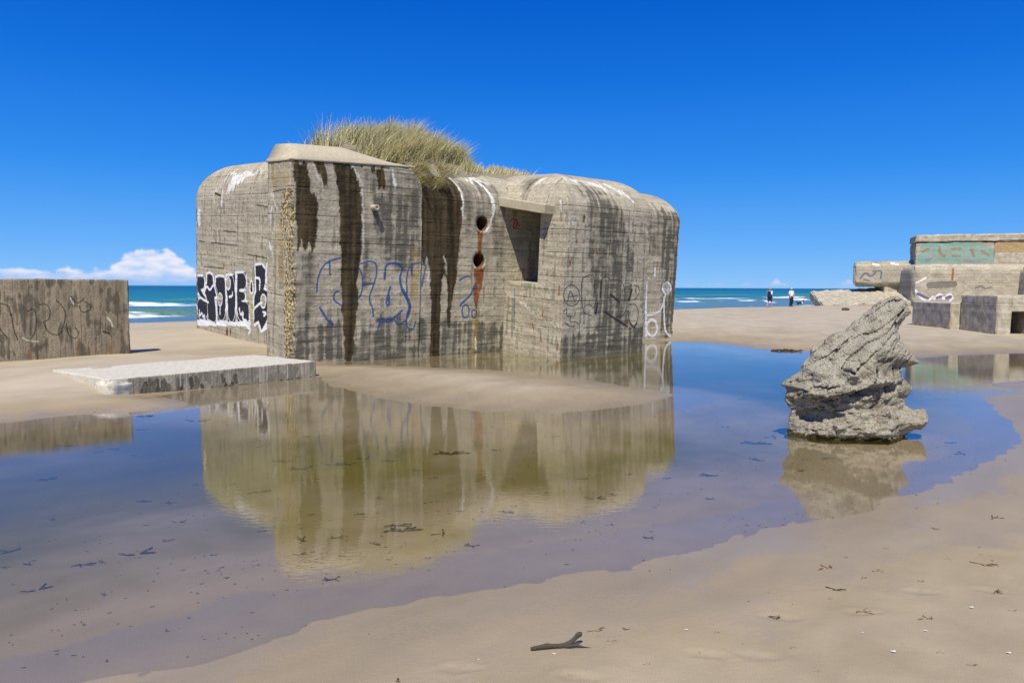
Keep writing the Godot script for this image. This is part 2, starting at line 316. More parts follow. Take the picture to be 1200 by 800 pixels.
func arrays_mesh(v: PackedVector3Array, idx: PackedInt32Array, uv := PackedVector2Array(), col := PackedColorArray()) -> ArrayMesh:
	# smooth normals; triangles run clockwise seen from the front
	var nor := PackedVector3Array()
	nor.resize(v.size())
	for t in range(0, idx.size(), 3):
		var a := idx[t]
		var b := idx[t + 1]
		var c := idx[t + 2]
		var n := (v[c] - v[a]).cross(v[b] - v[a])
		nor[a] += n
		nor[b] += n
		nor[c] += n
	for i in nor.size():
		nor[i] = nor[i].normalized()
	var arr := []
	arr.resize(Mesh.ARRAY_MAX)
	arr[Mesh.ARRAY_VERTEX] = v
	arr[Mesh.ARRAY_NORMAL] = nor
	arr[Mesh.ARRAY_INDEX] = idx
	if uv.size():
		arr[Mesh.ARRAY_TEX_UV] = uv
	if col.size():
		arr[Mesh.ARRAY_COLOR] = col
	var m := ArrayMesh.new()
	m.add_surface_from_arrays(Mesh.PRIMITIVE_TRIANGLES, arr)
	return m


func grid_index(nx: int, ny: int, flip := false) -> PackedInt32Array:
	var idx := PackedInt32Array()
	idx.resize((nx - 1) * (ny - 1) * 6)
	var k := 0
	for j in ny - 1:
		for i in nx - 1:
			var a := j * nx + i
			var b := a + 1
			var c := a + nx
			var d := c + 1
			if flip:
				idx[k] = a; idx[k + 1] = c; idx[k + 2] = b
				idx[k + 3] = b; idx[k + 4] = c; idx[k + 5] = d
			else:
				idx[k] = a; idx[k + 1] = b; idx[k + 2] = c
				idx[k + 3] = b; idx[k + 4] = d; idx[k + 5] = c
			k += 6
	return idx


# a box with rounded, slightly uneven edges; UVs are laid over its x-y side
func worn_box(size: Vector3, r: float, cell: float, amp: float, sd := 1.0) -> ArrayMesh:
	var v := PackedVector3Array()
	var uv := PackedVector2Array()
	var idx := PackedInt32Array()
	var h := size * 0.5
	for f in 6:
		var ax := f / 2
		var sg := 1.0 if f % 2 == 0 else -1.0
		var a1 := (ax + 1) % 3
		var a2 := (ax + 2) % 3
		var c1 := edge_stops(h[a1], r, cell)
		var c2 := edge_stops(h[a2], r, cell)
		var base := v.size()
		for q in c2:
			for p in c1:
				var pt := Vector3.ZERO
				pt[ax] = sg * h[ax]
				pt[a1] = p
				pt[a2] = q
				var core := Vector3(clampf(pt.x, -h.x + r, h.x - r), clampf(pt.y, -h.y + r, h.y - r), clampf(pt.z, -h.z + r, h.z - r))
				var dir := (pt - core).normalized()
				var s3 := pt * 1.0 + Vector3(sd * 7.3, sd * 3.1, sd * 5.7)
				var on_edge := 1.0 if (pt - core).length() > r * 1.05 else 0.0
				var w := n_fine.get_noise_3d(s3.x, s3.y, s3.z) * amp + n_mid.get_noise_3d(s3.x * 2.0, s3.y * 2.0, s3.z * 2.0) * amp - on_edge * amp * maxf(0.0, n_fine.get_noise_3d(s3.x * 2.0 + 50.0, s3.y * 2.0, s3.z * 2.0)) * 4.0
				var o := core + dir * (r + w)
				v.append(o)
				uv.append(Vector2(o.x / size.x + 0.5, 0.5 - o.y / size.y))
		var nx := c1.size()
		var gi := grid_index(nx, c2.size(), sg > 0)
		for i in gi:
			idx.append(i + base)
	return arrays_mesh(v, idx, uv)


func edge_stops(h: float, r: float, cell: float) -> PackedFloat32Array:
	var o := PackedFloat32Array([-h, -h + r * 0.3, -h + r * 0.7])
	var n := maxi(1, int(round((2.0 * h - 2.0 * r) / cell)))
	for i in n + 1:
		o.append(-h + r + (2.0 * h - 2.0 * r) * i / n)
	o.append(h - r * 0.7)
	o.append(h - r * 0.3)
	o.append(h)
	return o


# ------------------------------------------------------------------ implicit shapes (surface nets)
func smin(a: float, b: float, k: float) -> float:
	var h := maxf(k - absf(a - b), 0.0) / k
	return minf(a, b) - h * h * k * 0.25


func caps_mesh(caps: Array, k: float, cell: float, clip = null) -> ArrayMesh:
	# caps: [a, b, ra, rb] tapered capsules joined smoothly
	var lo := Vector3(1e9, 1e9, 1e9)
	var hi := -lo
	for c in caps:
		var r: float = maxf(c[2], c[3]) + 3.0 * cell
		for p: Vector3 in [c[0], c[1]]:
			lo = lo.min(p - Vector3(r, r, r))
			hi = hi.max(p + Vector3(r, r, r))
	var nx := int((hi.x - lo.x) / cell) + 2
	var ny := int((hi.y - lo.y) / cell) + 2
	var nz := int((hi.z - lo.z) / cell) + 2
	var f := PackedFloat32Array()
	f.resize(nx * ny * nz)
	f.fill(1.0)
	for c in caps:
		var a: Vector3 = c[0]
		var b: Vector3 = c[1]
		var ra: float = c[2]
		var rb: float = c[3]
		var r := maxf(ra, rb) + k + 2.0 * cell
		var l := (a.min(b) - Vector3(r, r, r) - lo) / cell
		var u := (a.max(b) + Vector3(r, r, r) - lo) / cell
		var ab := b - a
		var q := maxf(ab.length_squared(), 1e-9)
		for z in range(maxi(0, int(l.z)), mini(nz, int(u.z) + 1)):
			for y in range(maxi(0, int(l.y)), mini(ny, int(u.y) + 1)):
				for x in range(maxi(0, int(l.x)), mini(nx, int(u.x) + 1)):
					var p := lo + Vector3(x, y, z) * cell
					var t := clampf((p - a).dot(ab) / q, 0.0, 1.0)
					var d := (p - a - ab * t).length() - lerpf(ra, rb, t)
					var at := (z * ny + y) * nx + x
					f[at] = smin(f[at], d, k)
	if clip != null:
		for z in nz:
			for y in ny:
				for x in nx:
					var at := (z * ny + y) * nx + x
					f[at] = maxf(f[at], clip.call(lo + Vector3(x, y, z) * cell))
	return nets(f, nx, ny, nz, lo, cell)


func nets(f: PackedFloat32Array, nx: int, ny: int, nz: int, lo: Vector3, cell: float, tint = null) -> ArrayMesh:
	var id := PackedInt32Array()
	id.resize(nx * ny * nz)
	id.fill(-1)
	var v := PackedVector3Array()
	var idx := PackedInt32Array()
	var off := [0, 1, nx, nx + 1, nx * ny, nx * ny + 1, nx * ny + nx, nx * ny + nx + 1]
	var edges := [[0, 1], [2, 3], [4, 5], [6, 7], [0, 2], [1, 3], [4, 6], [5, 7], [0, 4], [1, 5], [2, 6], [3, 7]]
	for z in nz - 1:
		for y in ny - 1:
			var row := (z * ny + y) * nx
			for x in nx - 1:
				var at := row + x
				var m := 0
				for i in 8:
					if f[at + off[i]] < 0.0:
						m += 1
				if m == 0 or m == 8:
					continue
				var s := Vector3.ZERO
				var cnt := 0
				for ed in edges:
					var fa := f[at + off[ed[0]]]
					var fb := f[at + off[ed[1]]]
					if (fa < 0.0) != (fb < 0.0):
						var t := fa / (fa - fb)
						var pa := Vector3(ed[0] & 1, (ed[0] >> 1) & 1, ed[0] >> 2)
						var pb := Vector3(ed[1] & 1, (ed[1] >> 1) & 1, ed[1] >> 2)
						s += pa.lerp(pb, t)
						cnt += 1
				id[at] = v.size()
				v.append(lo + (Vector3(x, y, z) + s / cnt) * cell)
	var sx := 1
	var sy := nx
	var sz := nx * ny
	for z in range(1, nz - 1):
		for y in range(1, ny - 1):
			for x in range(1, nx - 1):
				var at := (z * ny + y) * nx + x
				var a := f[at] < 0.0
				for ax in 3:
					var st := sx if ax == 0 else (sy if ax == 1 else sz)
					if (f[at + st] < 0.0) == a:
						continue
					var p := sy if ax == 0 else (sz if ax == 1 else sx)
					var q := sz if ax == 0 else (sx if ax == 1 else sy)
					var i0 := id[at]
					var i1 := id[at - p]
					var i2 := id[at - p - q]
					var i3 := id[at - q]
					if a:
						idx.append_array(PackedInt32Array([i0, i2, i1, i0, i3, i2]))
					else:
						idx.append_array(PackedInt32Array([i0, i1, i2, i0, i2, i3]))
	var col := PackedColorArray()
	if tint != null:
		col.resize(v.size())
		for i in v.size():
			col[i] = tint.call(v[i])
	return arrays_mesh(v, idx, PackedVector2Array(), col)


# ------------------------------------------------------------------ sky
func make_sky() -> Sky:
	var w := 4096
	var h := 2048
	var im := Image.create_empty(w, h, false, Image.FORMAT_RGBF)
	var g := Gradient.new()
	# colour by height above the horizon in degrees / 90
	g.offsets = PackedFloat32Array([0.0, 0.012, 0.035, 0.095, 0.165, 0.228, 0.4, 0.7, 1.0])
	g.colors = PackedColorArray([rgb(146, 196, 245), rgb(128, 187, 246), rgb(102, 172, 245), rgb(50, 139, 234), rgb(22, 111, 217), rgb(6, 92, 201), rgb(6, 87, 195), rgb(6, 80, 186), rgb(6, 76, 180)])
	var top := PackedColorArray()
	top.resize(h)
	for y in h:
		var el := 90.0 - (y + 0.5) / h * 180.0
		var c := g.sample(clampf(el / 90.0, 0.0, 1.0))
		if el < 0.0:
			c = rgb(120, 160, 205)
		c = c.srgb_to_linear()
		top[y] = c
		im.fill_rect(Rect2i(0, y, w, 1), c)
	# cumulus far out over the sea
	var n := FastNoiseLite.new()
	setup_noise(n, 5, 0.55, 5)
	var white := rgb(238, 236, 246).srgb_to_linear()
	var low := rgb(150, 182, 236).srgb_to_linear()
	for y in range(int((90.0 - 3.6) / 180.0 * h), h / 2):
		var el := 90.0 - (y + 0.5) / h * 180.0
		for x in w:
			var az := wrapf((x + 0.5) / w * 360.0, -180.0, 180.0)
			var t := n.get_noise_2d(az * 1.0, el * 3.2)
			var crest := 0.75 + 0.75 * n.get_noise_2d(az * 0.6 + 300.0, 0.0) + 0.5 * n.get_noise_2d(az * 1.7 + 100.0, 7.0)
			crest *= clampf(0.55 + 1.6 * n.get_noise_2d(az * 0.05 + 40.0, 90.0), 0.0, 1.0)
			if az > -36.0 and az < 42.0:
				# in view: a low bank on the left, one tower beside the bunker, faint wisps right of it
				var bank := 0.98 + 0.35 * n.get_noise_2d(az * 0.9, 3.0)
				var tower := 2.4 * exp(-pow((az + 24.2) / 3.7, 4.0)) + 0.22 * n.get_noise_2d(az * 2.2, 9.0)
				var share := clampf((-az - 21.0) / 3.0, 0.0, 1.0)
				crest = maxf(bank, tower) * share
				if az > 0.0:
					crest = maxf(crest, 0.45 + 0.9 * n.get_noise_2d(az * 0.8, 50.0) - 0.25)
			var d := crest + 0.30 * t - el
			var a := clampf(d / 0.16, 0.0, 1.0) * clampf(0.82 + 0.6 * t, 0.35, 1.0) * clampf((el + 0.05) / 0.55, 0.12, 1.0)
			if a <= 0.0:
				continue
			var c := low.lerp(white, clampf(el / 1.15 + 0.3 * t, 0.0, 1.0))
			im.set_pixel(x, y, top[y].lerp(c, a * 0.93))
	var mat := PanoramaSkyMaterial.new()
	mat.panorama = ImageTexture.create_from_image(im)
	var sky := Sky.new()
	sky.sky_material = mat
	return sky


func rgb(r: float, g: float, b: float) -> Color:
	return Color(r / 255.0, g / 255.0, b / 255.0)


# ------------------------------------------------------------------ materials
func std(color: Color, rough := 0.9, spec := 0.35) -> StandardMaterial3D:
	var m := StandardMaterial3D.new()
	m.albedo_color = color
	m.roughness = rough
	m.metallic_specular = spec
	return m


func noise_tex(sd: int, f: float, oct: int, size: int, lo: Color, hi: Color, mid := Color(0, 0, 0, 0)) -> ImageTexture:
	var n := FastNoiseLite.new()
	setup_noise(n, sd, f, oct)
	var im := n.get_seamless_image(size, size, false, false, 0.12)
	var src := im.get_data()
	var px := PackedByteArray()
	px.resize(size * size * 3)
	for i in size * size:
		var t := src[i] / 255.0
		var c := lo.lerp(hi, t) if mid.a == 0.0 else (lo.lerp(mid, t * 2.0) if t < 0.5 else mid.lerp(hi, t * 2.0 - 1.0))
		px[i * 3] = int(c.r * 255.0)
		px[i * 3 + 1] = int(c.g * 255.0)
		px[i * 3 + 2] = int(c.b * 255.0)
	return ImageTexture.create_from_image(Image.create_from_data(size, size, false, Image.FORMAT_RGB8, px))


func triplanar(m: StandardMaterial3D, scale: float, world := true) -> StandardMaterial3D:
	m.uv1_triplanar = true
	m.uv1_world_triplanar = world
	m.uv1_scale = Vector3(scale, scale, scale)
	return m


func bump(m: StandardMaterial3D, t: Texture2D, cm: float) -> void:
	m.heightmap_enabled = true
	m.heightmap_texture = t
	m.heightmap_scale = cm


func make_materials() -> void:
	var grain := noise_tex(31, 0.09, 5, 512, Color.BLACK, Color.WHITE)
	# sand: speckle over vertex colours (dry, damp, silted)
	var sand := std(Color.WHITE, 0.92, 0.25)
	sand.vertex_color_use_as_albedo = true
	sand.albedo_texture = noise_tex(41, 0.22, 4, 512, Color(0.74, 0.74, 0.75), Color(1.0, 1.0, 1.0))
	triplanar(sand, 1.3)
	bump(sand, noise_tex(42, 0.035, 6, 512, Color.BLACK, Color.WHITE), 0.16)
	M.sand = sand
	var damp: StandardMaterial3D = sand.duplicate()
	damp.roughness = 0.55
	damp.metallic_specular = 0.42
	M.damp_sand = damp
	var soaked: StandardMaterial3D = sand.duplicate()
	soaked.roughness = 0.32
	soaked.metallic_specular = 0.5
	M.soaked_sand = soaked
	# plain weathered concrete for everything without its own wall print
	var con := std(Color.WHITE, 0.95, 0.25)
	con.albedo_texture = concrete_tile(51, true)
	triplanar(con, 1.0 / 2.6)
	bump(con, concrete_tile(51, false), 2.2)
	M.concrete = con
	var pale := std(Color.WHITE, 0.95, 0.25)
	pale.albedo_texture = con.albedo_texture
	triplanar(pale, 1.0 / 1.7)
	bump(pale, con.heightmap_texture, 2.6)
	M.pale = pale
	var top := std(Color.WHITE, 0.95, 0.25)
	top.albedo_texture = noise_tex(55, 0.03, 6, 512, rgb(172, 166, 152), rgb(208, 203, 190))
	triplanar(top, 0.6)
	bump(top, noise_tex(56, 0.05, 5, 512, Color.BLACK, Color.WHITE), 0.35)
	M.cast = top
	var aged: StandardMaterial3D = top.duplicate()
	aged.albedo_color = Color(0.93, 0.90, 0.845)
	M.aged = aged
	M.rust = std(Color(0.16, 0.07, 0.035).linear_to_srgb(), 0.9, 0.3)
	bump(M.rust, grain, 1.0)
	triplanar(M.rust, 3.0)
	# pond: a clear thin sheet of standing water
	var water := std(Color(0.14, 0.13, 0.02, 0.10).linear_to_srgb(), 0.0, 0.5)
	water.albedo_color.a = 0.10
	water.transparency = BaseMaterial3D.TRANSPARENCY_ALPHA
	bump(water, noise_tex(61, 0.03, 3, 512, Color.BLACK, Color.WHITE), 0.03)
	triplanar(water, 0.5)
	water.uv1_scale = Vector3(0.45, 1.0, 0.9)
	M.water = water
	var sea := std(Color.WHITE, 0.3, 0.2)
	sea.vertex_color_use_as_albedo = true
	bump(sea, noise_tex(62, 0.02, 5, 512, Color.BLACK, Color.WHITE), 22.0)
	triplanar(sea, 0.09)
	M.sea = sea
	var leaf := std(Color.WHITE, 0.75, 0.3)
	leaf.vertex_color_use_as_albedo = true
	leaf.backlight_enabled = true
	leaf.backlight = Color(0.7, 0.7, 0.55)
	M.grass = leaf
	var rock := std(Color.WHITE, 0.95, 0.25)
	rock.vertex_color_use_as_albedo = true
	rock.albedo_texture = noise_tex(71, 0.06, 5, 512, rgb(165, 161, 152), rgb(255, 254, 250))
	triplanar(rock, 1.6)
	bump(rock, noise_tex(72, 0.05, 6, 512, Color.BLACK, Color.WHITE), 3.0)
	M.rock = rock
	M.weed = std(Color(0.035, 0.027, 0.012).linear_to_srgb(), 0.6, 0.4)
	M.crumb = std(Color(0.075, 0.058, 0.028).linear_to_srgb(), 0.7, 0.3)
	M.weed_brown = std(Color(0.15, 0.10, 0.045).linear_to_srgb(), 0.8, 0.3)
	M.wood = std(Color(0.085, 0.072, 0.06).linear_to_srgb(), 0.9, 0.25)
	bump(M.wood, grain, 0.6)
	triplanar(M.wood, 6.0)
	M.shell = std(Color(0.6, 0.59, 0.56).linear_to_srgb(), 0.5, 0.5)


# a seamless square of board-marked concrete: its colour, or its relief
func concrete_tile(sd: int, colour: bool) -> ImageTexture:
	var s := 512
	var n := FastNoiseLite.new()
	setup_noise(n, sd, 0.012, 5)
	var a := n.get_seamless_image(s, s, false, false, 0.15).get_data()
	setup_noise(n, sd + 1, 0.09, 3)
	var b := n.get_seamless_image(s, s, false, false, 0.15).get_data()
	setup_noise(n, sd + 2, 0.02, 4)
	var imh := n.get_seamless_image(s, 64, false, false, 0.15)
	imh.resize(s, s, Image.INTERPOLATE_BILINEAR)
	var st := imh.get_data()
	var rng := RandomNumberGenerator.new()
	rng.seed = sd
	var rows := PackedInt32Array()
	var tone := PackedFloat32Array()
	var edge := PackedFloat32Array()
	rows.resize(s)
	edge.resize(s)
	var y := 0
	while y < s:
		var hgt := rng.randi_range(18, 32)
		var deep := 1.0 if rng.randf() < 0.22 else 0.35
		tone.append(rng.randf_range(-1.0, 1.0))
		for k in hgt:
			if y + k < s:
				rows[y + k] = tone.size() - 1
				edge[y + k] = deep if k < 2 else 0.0
		y += hgt
	var px := PackedByteArray()
	px.resize(s * s * 3)
	var i := 0
	for yy in s:
		var tn: float = tone[rows[yy]]
		for x in s:
			var na := a[i] / 255.0
			var nb := b[i] / 255.0
			var ns := st[i] / 255.0
			var wob := edge[yy] * clampf(0.2 + 1.6 * nb, 0.0, 1.0)
			if colour:
				var v := 0.665 + 0.035 * tn + (na - 0.5) * 0.22 + (nb - 0.5) * 0.12 + (ns - 0.5) * 0.07 - wob * 0.2
				px[i * 3] = clampi(int(v * 255.0), 20, 255)
				px[i * 3 + 1] = clampi(int((v * 0.957 - 0.004) * 255.0), 20, 255)
				px[i * 3 + 2] = clampi(int((v * 0.862 - 0.012 + (na - 0.5) * 0.05) * 255.0), 20, 255)
			else:
				var hh := 0.62 + 0.05 * tn + (nb - 0.5) * 0.3 + (na - 0.5) * 0.2 - wob * 0.5
				var q := clampi(int(hh * 255.0), 0, 255)
				px[i * 3] = q
				px[i * 3 + 1] = q
				px[i * 3 + 2] = q
			i += 1
	return ImageTexture.create_from_image(Image.create_from_data(s, s, false, Image.FORMAT_RGB8, px))


# ------------------------------------------------------------------ painting
func fill_poly(im: Image, p: PackedVector2Array, c: Color) -> void:
	var y0 := 1e9
	var y1 := -1e9
	for q in p:
		y0 = minf(y0, q.y)
		y1 = maxf(y1, q.y)
	for y in range(maxi(0, int(y0)), mini(im.get_height() - 1, int(y1)) + 1):
		var xs := []
		for i in p.size():
			var a := p[i]
			var b := p[(i + 1) % p.size()]
			if (a.y <= y) != (b.y <= y):
				xs.append(a.x + (y - a.y) / (b.y - a.y) * (b.x - a.x))
		xs.sort()
		for k in range(0, xs.size() - 1, 2):
			var xa := maxi(0, int(round(xs[k])))
			var xb := mini(im.get_width(), int(round(xs[k + 1])))
			if xb > xa:
				im.fill_rect(Rect2i(xa, y, xb - xa, 1), c)


func rounded(p: PackedVector2Array, times: int) -> PackedVector2Array:
	for k in times:
		if p.size() < 3:
			return p
		var o := PackedVector2Array([p[0]])
		for i in p.size() - 1:
			o.append(p[i].lerp(p[i + 1], 0.25))
			o.append(p[i].lerp(p[i + 1], 0.75))
		o.append(p[p.size() - 1])
		p = o
	return p


func stroke(im: Image, p0: PackedVector2Array, w: float, c: Color) -> void:
	var p := rounded(p0, 2)
	var r := maxf(w * 0.5, 0.6)
	for i in p.size() - 1:
		var a := p[i]
		var b := p[i + 1]
		var ab := b - a
		var q := maxf(ab.length_squared(), 1e-6)
		for y in range(maxi(0, int(minf(a.y, b.y) - r - 1)), mini(im.get_height(), int(maxf(a.y, b.y) + r + 2))):
			for x in range(maxi(0, int(minf(a.x, b.x) - r - 1)), mini(im.get_width(), int(maxf(a.x, b.x) + r + 2))):
				var s := Vector2(x, y) - a
				var t := clampf(s.dot(ab) / q, 0.0, 1.0)
				if (s - ab * t).length() <= r:
					im.set_pixel(x, y, c)


func mask(w: int, h: int) -> Image:
	return Image.create_empty(w, h, false, Image.FORMAT_L8)


func soften(im: Image, by: int) -> void:
	var w := im.get_width()
	var h := im.get_height()
	im.resize(maxi(4, w / by), maxi(4, h / by), Image.INTERPOLATE_LANCZOS if by < 3 else Image.INTERPOLATE_BILINEAR)
	im.resize(w, h, Image.INTERPOLATE_CUBIC)


const PAINT := {"blue": [38, 66, 132], "red": [190, 40, 34], "ink": [42, 42, 50], "wp": [222, 224, 228], "blk": [46, 47, 56], "yel": [196, 186, 96], "crack": [58, 50, 40]}

func bunker_walls() -> StandardMaterial3D:
	var lay := {"dark": mask(AW, AH), "grey": mask(AW, AH), "white": mask(AW, AH), "rust": mask(AW, AH), "ochre": mask(AW, AH), "agg": mask(AW, AH)}
	var paint := Image.create_empty(AW, AH, false, Image.FORMAT_RGBA8)
	for f in FEATURES:
		var pts := PackedVector2Array()
		var raw: Array = f[4]
		for i in range(0, raw.size(), 2):
			pts.append(Vector2(raw[i] * PPM, AH - (raw[i + 1] + 0.5) * PPM))
		var im: Image = lay[f[0]] if lay.has(f[0]) else paint
		var c := Color(f[3], f[3], f[3])
		if im == paint:
			if f[0] == "base":
				c = Color(0, 0, 0, 0)
			else:
				var k: Array = PAINT[f[0]]
				c = rgb(k[0], k[1], k[2])
				c.a = f[3]
		if f[1] == 0:
			fill_poly(im, pts, c)
		else:
			stroke(im, pts, f[2] * PPM, c)
	soften(lay.grey, 8)
	soften(lay.ochre, 8)
	soften(lay.rust, 3)
	soften(lay.dark, 3)
	soften(lay.agg, 4)
	var ma: PackedByteArray = lay.agg.get_data()
	soften(lay.white, 2)
	var md: PackedByteArray = lay.dark.get_data()
	var mg: PackedByteArray = lay.grey.get_data()
	var mw: PackedByteArray = lay.white.get_data()
	var mr: PackedByteArray = lay.rust.get_data()
	var mo: PackedByteArray = lay.ochre.get_data()
	var mp := paint.get_data()
	var n := FastNoiseLite.new()
	setup_noise(n, 81, 0.011, 5)
	var big := n.get_image(AW, AH, false, false, true).get_data()
	setup_noise(n, 82, 0.16, 3)
	var fine := n.get_image(AW, AH, false, false, true).get_data()
	setup_noise(n, 83, 0.07, 4)
	var im2 := n.get_image(AW, 40, false, false, true)
	im2.resize(AW, AH, Image.INTERPOLATE_BILINEAR)
	var drip := im2.get_data()
	setup_noise(n, 84, 0.1, 4)
	im2 = n.get_image(140, AH, false, false, true)
	im2.resize(AW, AH, Image.INTERPOLATE_BILINEAR)
	var lay_h := im2.get_data()
	setup_noise(n, 85, 0.045, 4)
	var blotch := n.get_image(AW, AH, false, false, true).get_data()
	# board rows
	var rng := RandomNumberGenerator.new()
	rng.seed = 8
	var row := PackedInt32Array()
	var edge := PackedFloat32Array()
	row.resize(AH)
	edge.resize(AH)
	var y := 0
	var count := 0
	var since := 0
	while y < AH:
		var hgt := rng.randi_range(6, 10)
		since += hgt
		var deep := 0.32
		if since > 38 and rng.randf() < 0.5:
			deep = 1.0
			since = 0
		for k in hgt:
			if y + k < AH:
				row[y + k] = count
				edge[y + k] = deep if k == 0 else (deep * 0.35 if k == 1 else 0.0)
		count += 1
		y += hgt
	var tones := PackedFloat32Array()
	for i in 4096:
		tones.append(rng.randf_range(-1.0, 1.0))
	var col := PackedByteArray()
	var hgt_px := PackedByteArray()
	col.resize(AW * AH * 3)
	hgt_px.resize(AW * AH)
	var i := 0
	for yy in AH:
		var r := row[yy]
		var ed := edge[yy]
		for x in AW:
			var nb := big[i] / 255.0 - 0.5
			var nf := fine[i] / 255.0 - 0.5
			var nd := drip[i] / 255.0 - 0.5
			var nh := lay_h[i] / 255.0 - 0.5
			var nl := blotch[i] / 255.0 - 0.5
			var seg := (x + r * 97) / 230
			var tn: float = tones[(r * 37 + seg * 11) & 4095]
			# ragged look-up of the stains
			var wx := clampi(x + int(nl * 7.0 + nf * 2.5), 0, AW - 1)
			var wy := clampi(yy + int(nf * 3.0 + nd * 22.0), 0, AH - 1)
			var at := wy * AW + wx
			var v := 0.662 + 0.026 * tn + nb * 0.15 + nf * 0.09 + nd * 0.12 + nh * 0.11
			var line := ed * clampf(0.15 + nh * 2.2 + nl * 2.0 + 0.45, 0.0, 1.0)
			v -= line * 0.18
			# little dark pits and pale lime grains
			if nf > 0.33 and nl > 0.02:
				v += 0.16
			elif nf < -0.36 and nl < 0.05:
				v -= 0.2
			var g := mg[at] / 255.0
			g = clampf(g * (0.9 + nh * 1.6 + nl * 1.2 + nd * 2.8), 0.0, 0.75)
			# scattered weather streaks everywhere
			g = maxf(g, clampf((nd + nb * 0.8 + nh * 0.5 - 0.16) * 2.2, 0.0, 0.42))
			var cr := v
			var cg := v * 0.955 - 0.003
			var cb := v * 0.848 - 0.006
			cr = lerpf(cr, 0.265, g)
			cg = lerpf(cg, 0.255, g)
			cb = lerpf(cb, 0.228, g)
			var o := mo[at] / 255.0 * clampf(0.5 + nh + nd * 2.0 + nl, 0.1, 0.85)
			cr = lerpf(cr, 0.60, o)
			cg = lerpf(cg, 0.49, o)
			cb = lerpf(cb, 0.27, o)
			var d := mg[i] * 0.0 + md[at] / 255.0
			d = clampf((d - 0.2) * 1.35 + nl * 0.3 + nd * 0.55, 0.0, 0.9) * clampf(d * 3.0, 0.0, 1.0) if d > 0.05 else 0.0
			var dk := 0.225 + nf * 0.07 + nd * 0.26 + nh * 0.08 - line * 0.1
			cr = lerpf(cr, dk * 0.98, d)
			cg = lerpf(cg, dk * 0.83, d)
			cb = lerpf(cb, dk * 0.55, d)
			var ru := mr[at] / 255.0 * clampf(0.9 + nf + nl, 0.3, 1.0)
			cr = lerpf(cr, 0.47 + nf * 0.15, ru)
			cg = lerpf(cg, 0.27 + nf * 0.1, ru)
			cb = lerpf(cb, 0.16, ru)
			var wh := clampf(mw[at] / 255.0 * (1.0 + nf * 1.4 + nl * 1.2), 0.0, 0.92)
			cr = lerpf(cr, 0.86, wh)
			cg = lerpf(cg, 0.86, wh)
			cb = lerpf(cb, 0.85, wh)
			# broken arris: gravel showing in the concrete
			var ag := ma[at] / 255.0 * clampf(0.75 + nl * 2.5, 0.0, 1.0)
			if ag > 0.05:
				var peb := clampf(0.5 + nf * 2.6, 0.0, 1.0)
				cr = lerpf(cr, lerpf(0.26, 0.82, peb), ag)
				cg = lerpf(cg, lerpf(0.22, 0.74, peb), ag)
				cb = lerpf(cb, lerpf(0.14, 0.55, peb), ag)
			var pa := mp[i * 4 + 3] / 255.0
			if pa > 0.0:
				pa *= clampf(1.08 - maxf(0.0, -nf - 0.22) * 3.0 - line * 0.4, 0.2, 1.0)
				if d > 0.5:
					pa *= 0.35
				cr = lerpf(cr, mp[i * 4] / 255.0, pa)
				cg = lerpf(cg, mp[i * 4 + 1] / 255.0, pa)
				cb = lerpf(cb, mp[i * 4 + 2] / 255.0, pa)
			col[i * 3] = clampi(int(cr * 255.0), 8, 250)
			col[i * 3 + 1] = clampi(int(cg * 255.0), 8, 250)
			col[i * 3 + 2] = clampi(int(cb * 255.0), 8, 250)
			hgt_px[i] = clampi(int((0.6 + 0.06 * tn + nf * 0.22 + nl * 0.2 + nh * 0.18 - line * 0.5) * 255.0), 0, 255)
			i += 1
	var m := std(Color.WHITE, 0.94, 0.25)
	m.albedo_texture = ImageTexture.create_from_image(Image.create_from_data(AW, AH, false, Image.FORMAT_RGB8, col))
	bump(m, ImageTexture.create_from_image(Image.create_from_data(AW, AH, false, Image.FORMAT_L8, hgt_px)), 3.0)
	m.texture_repeat = false
	return m


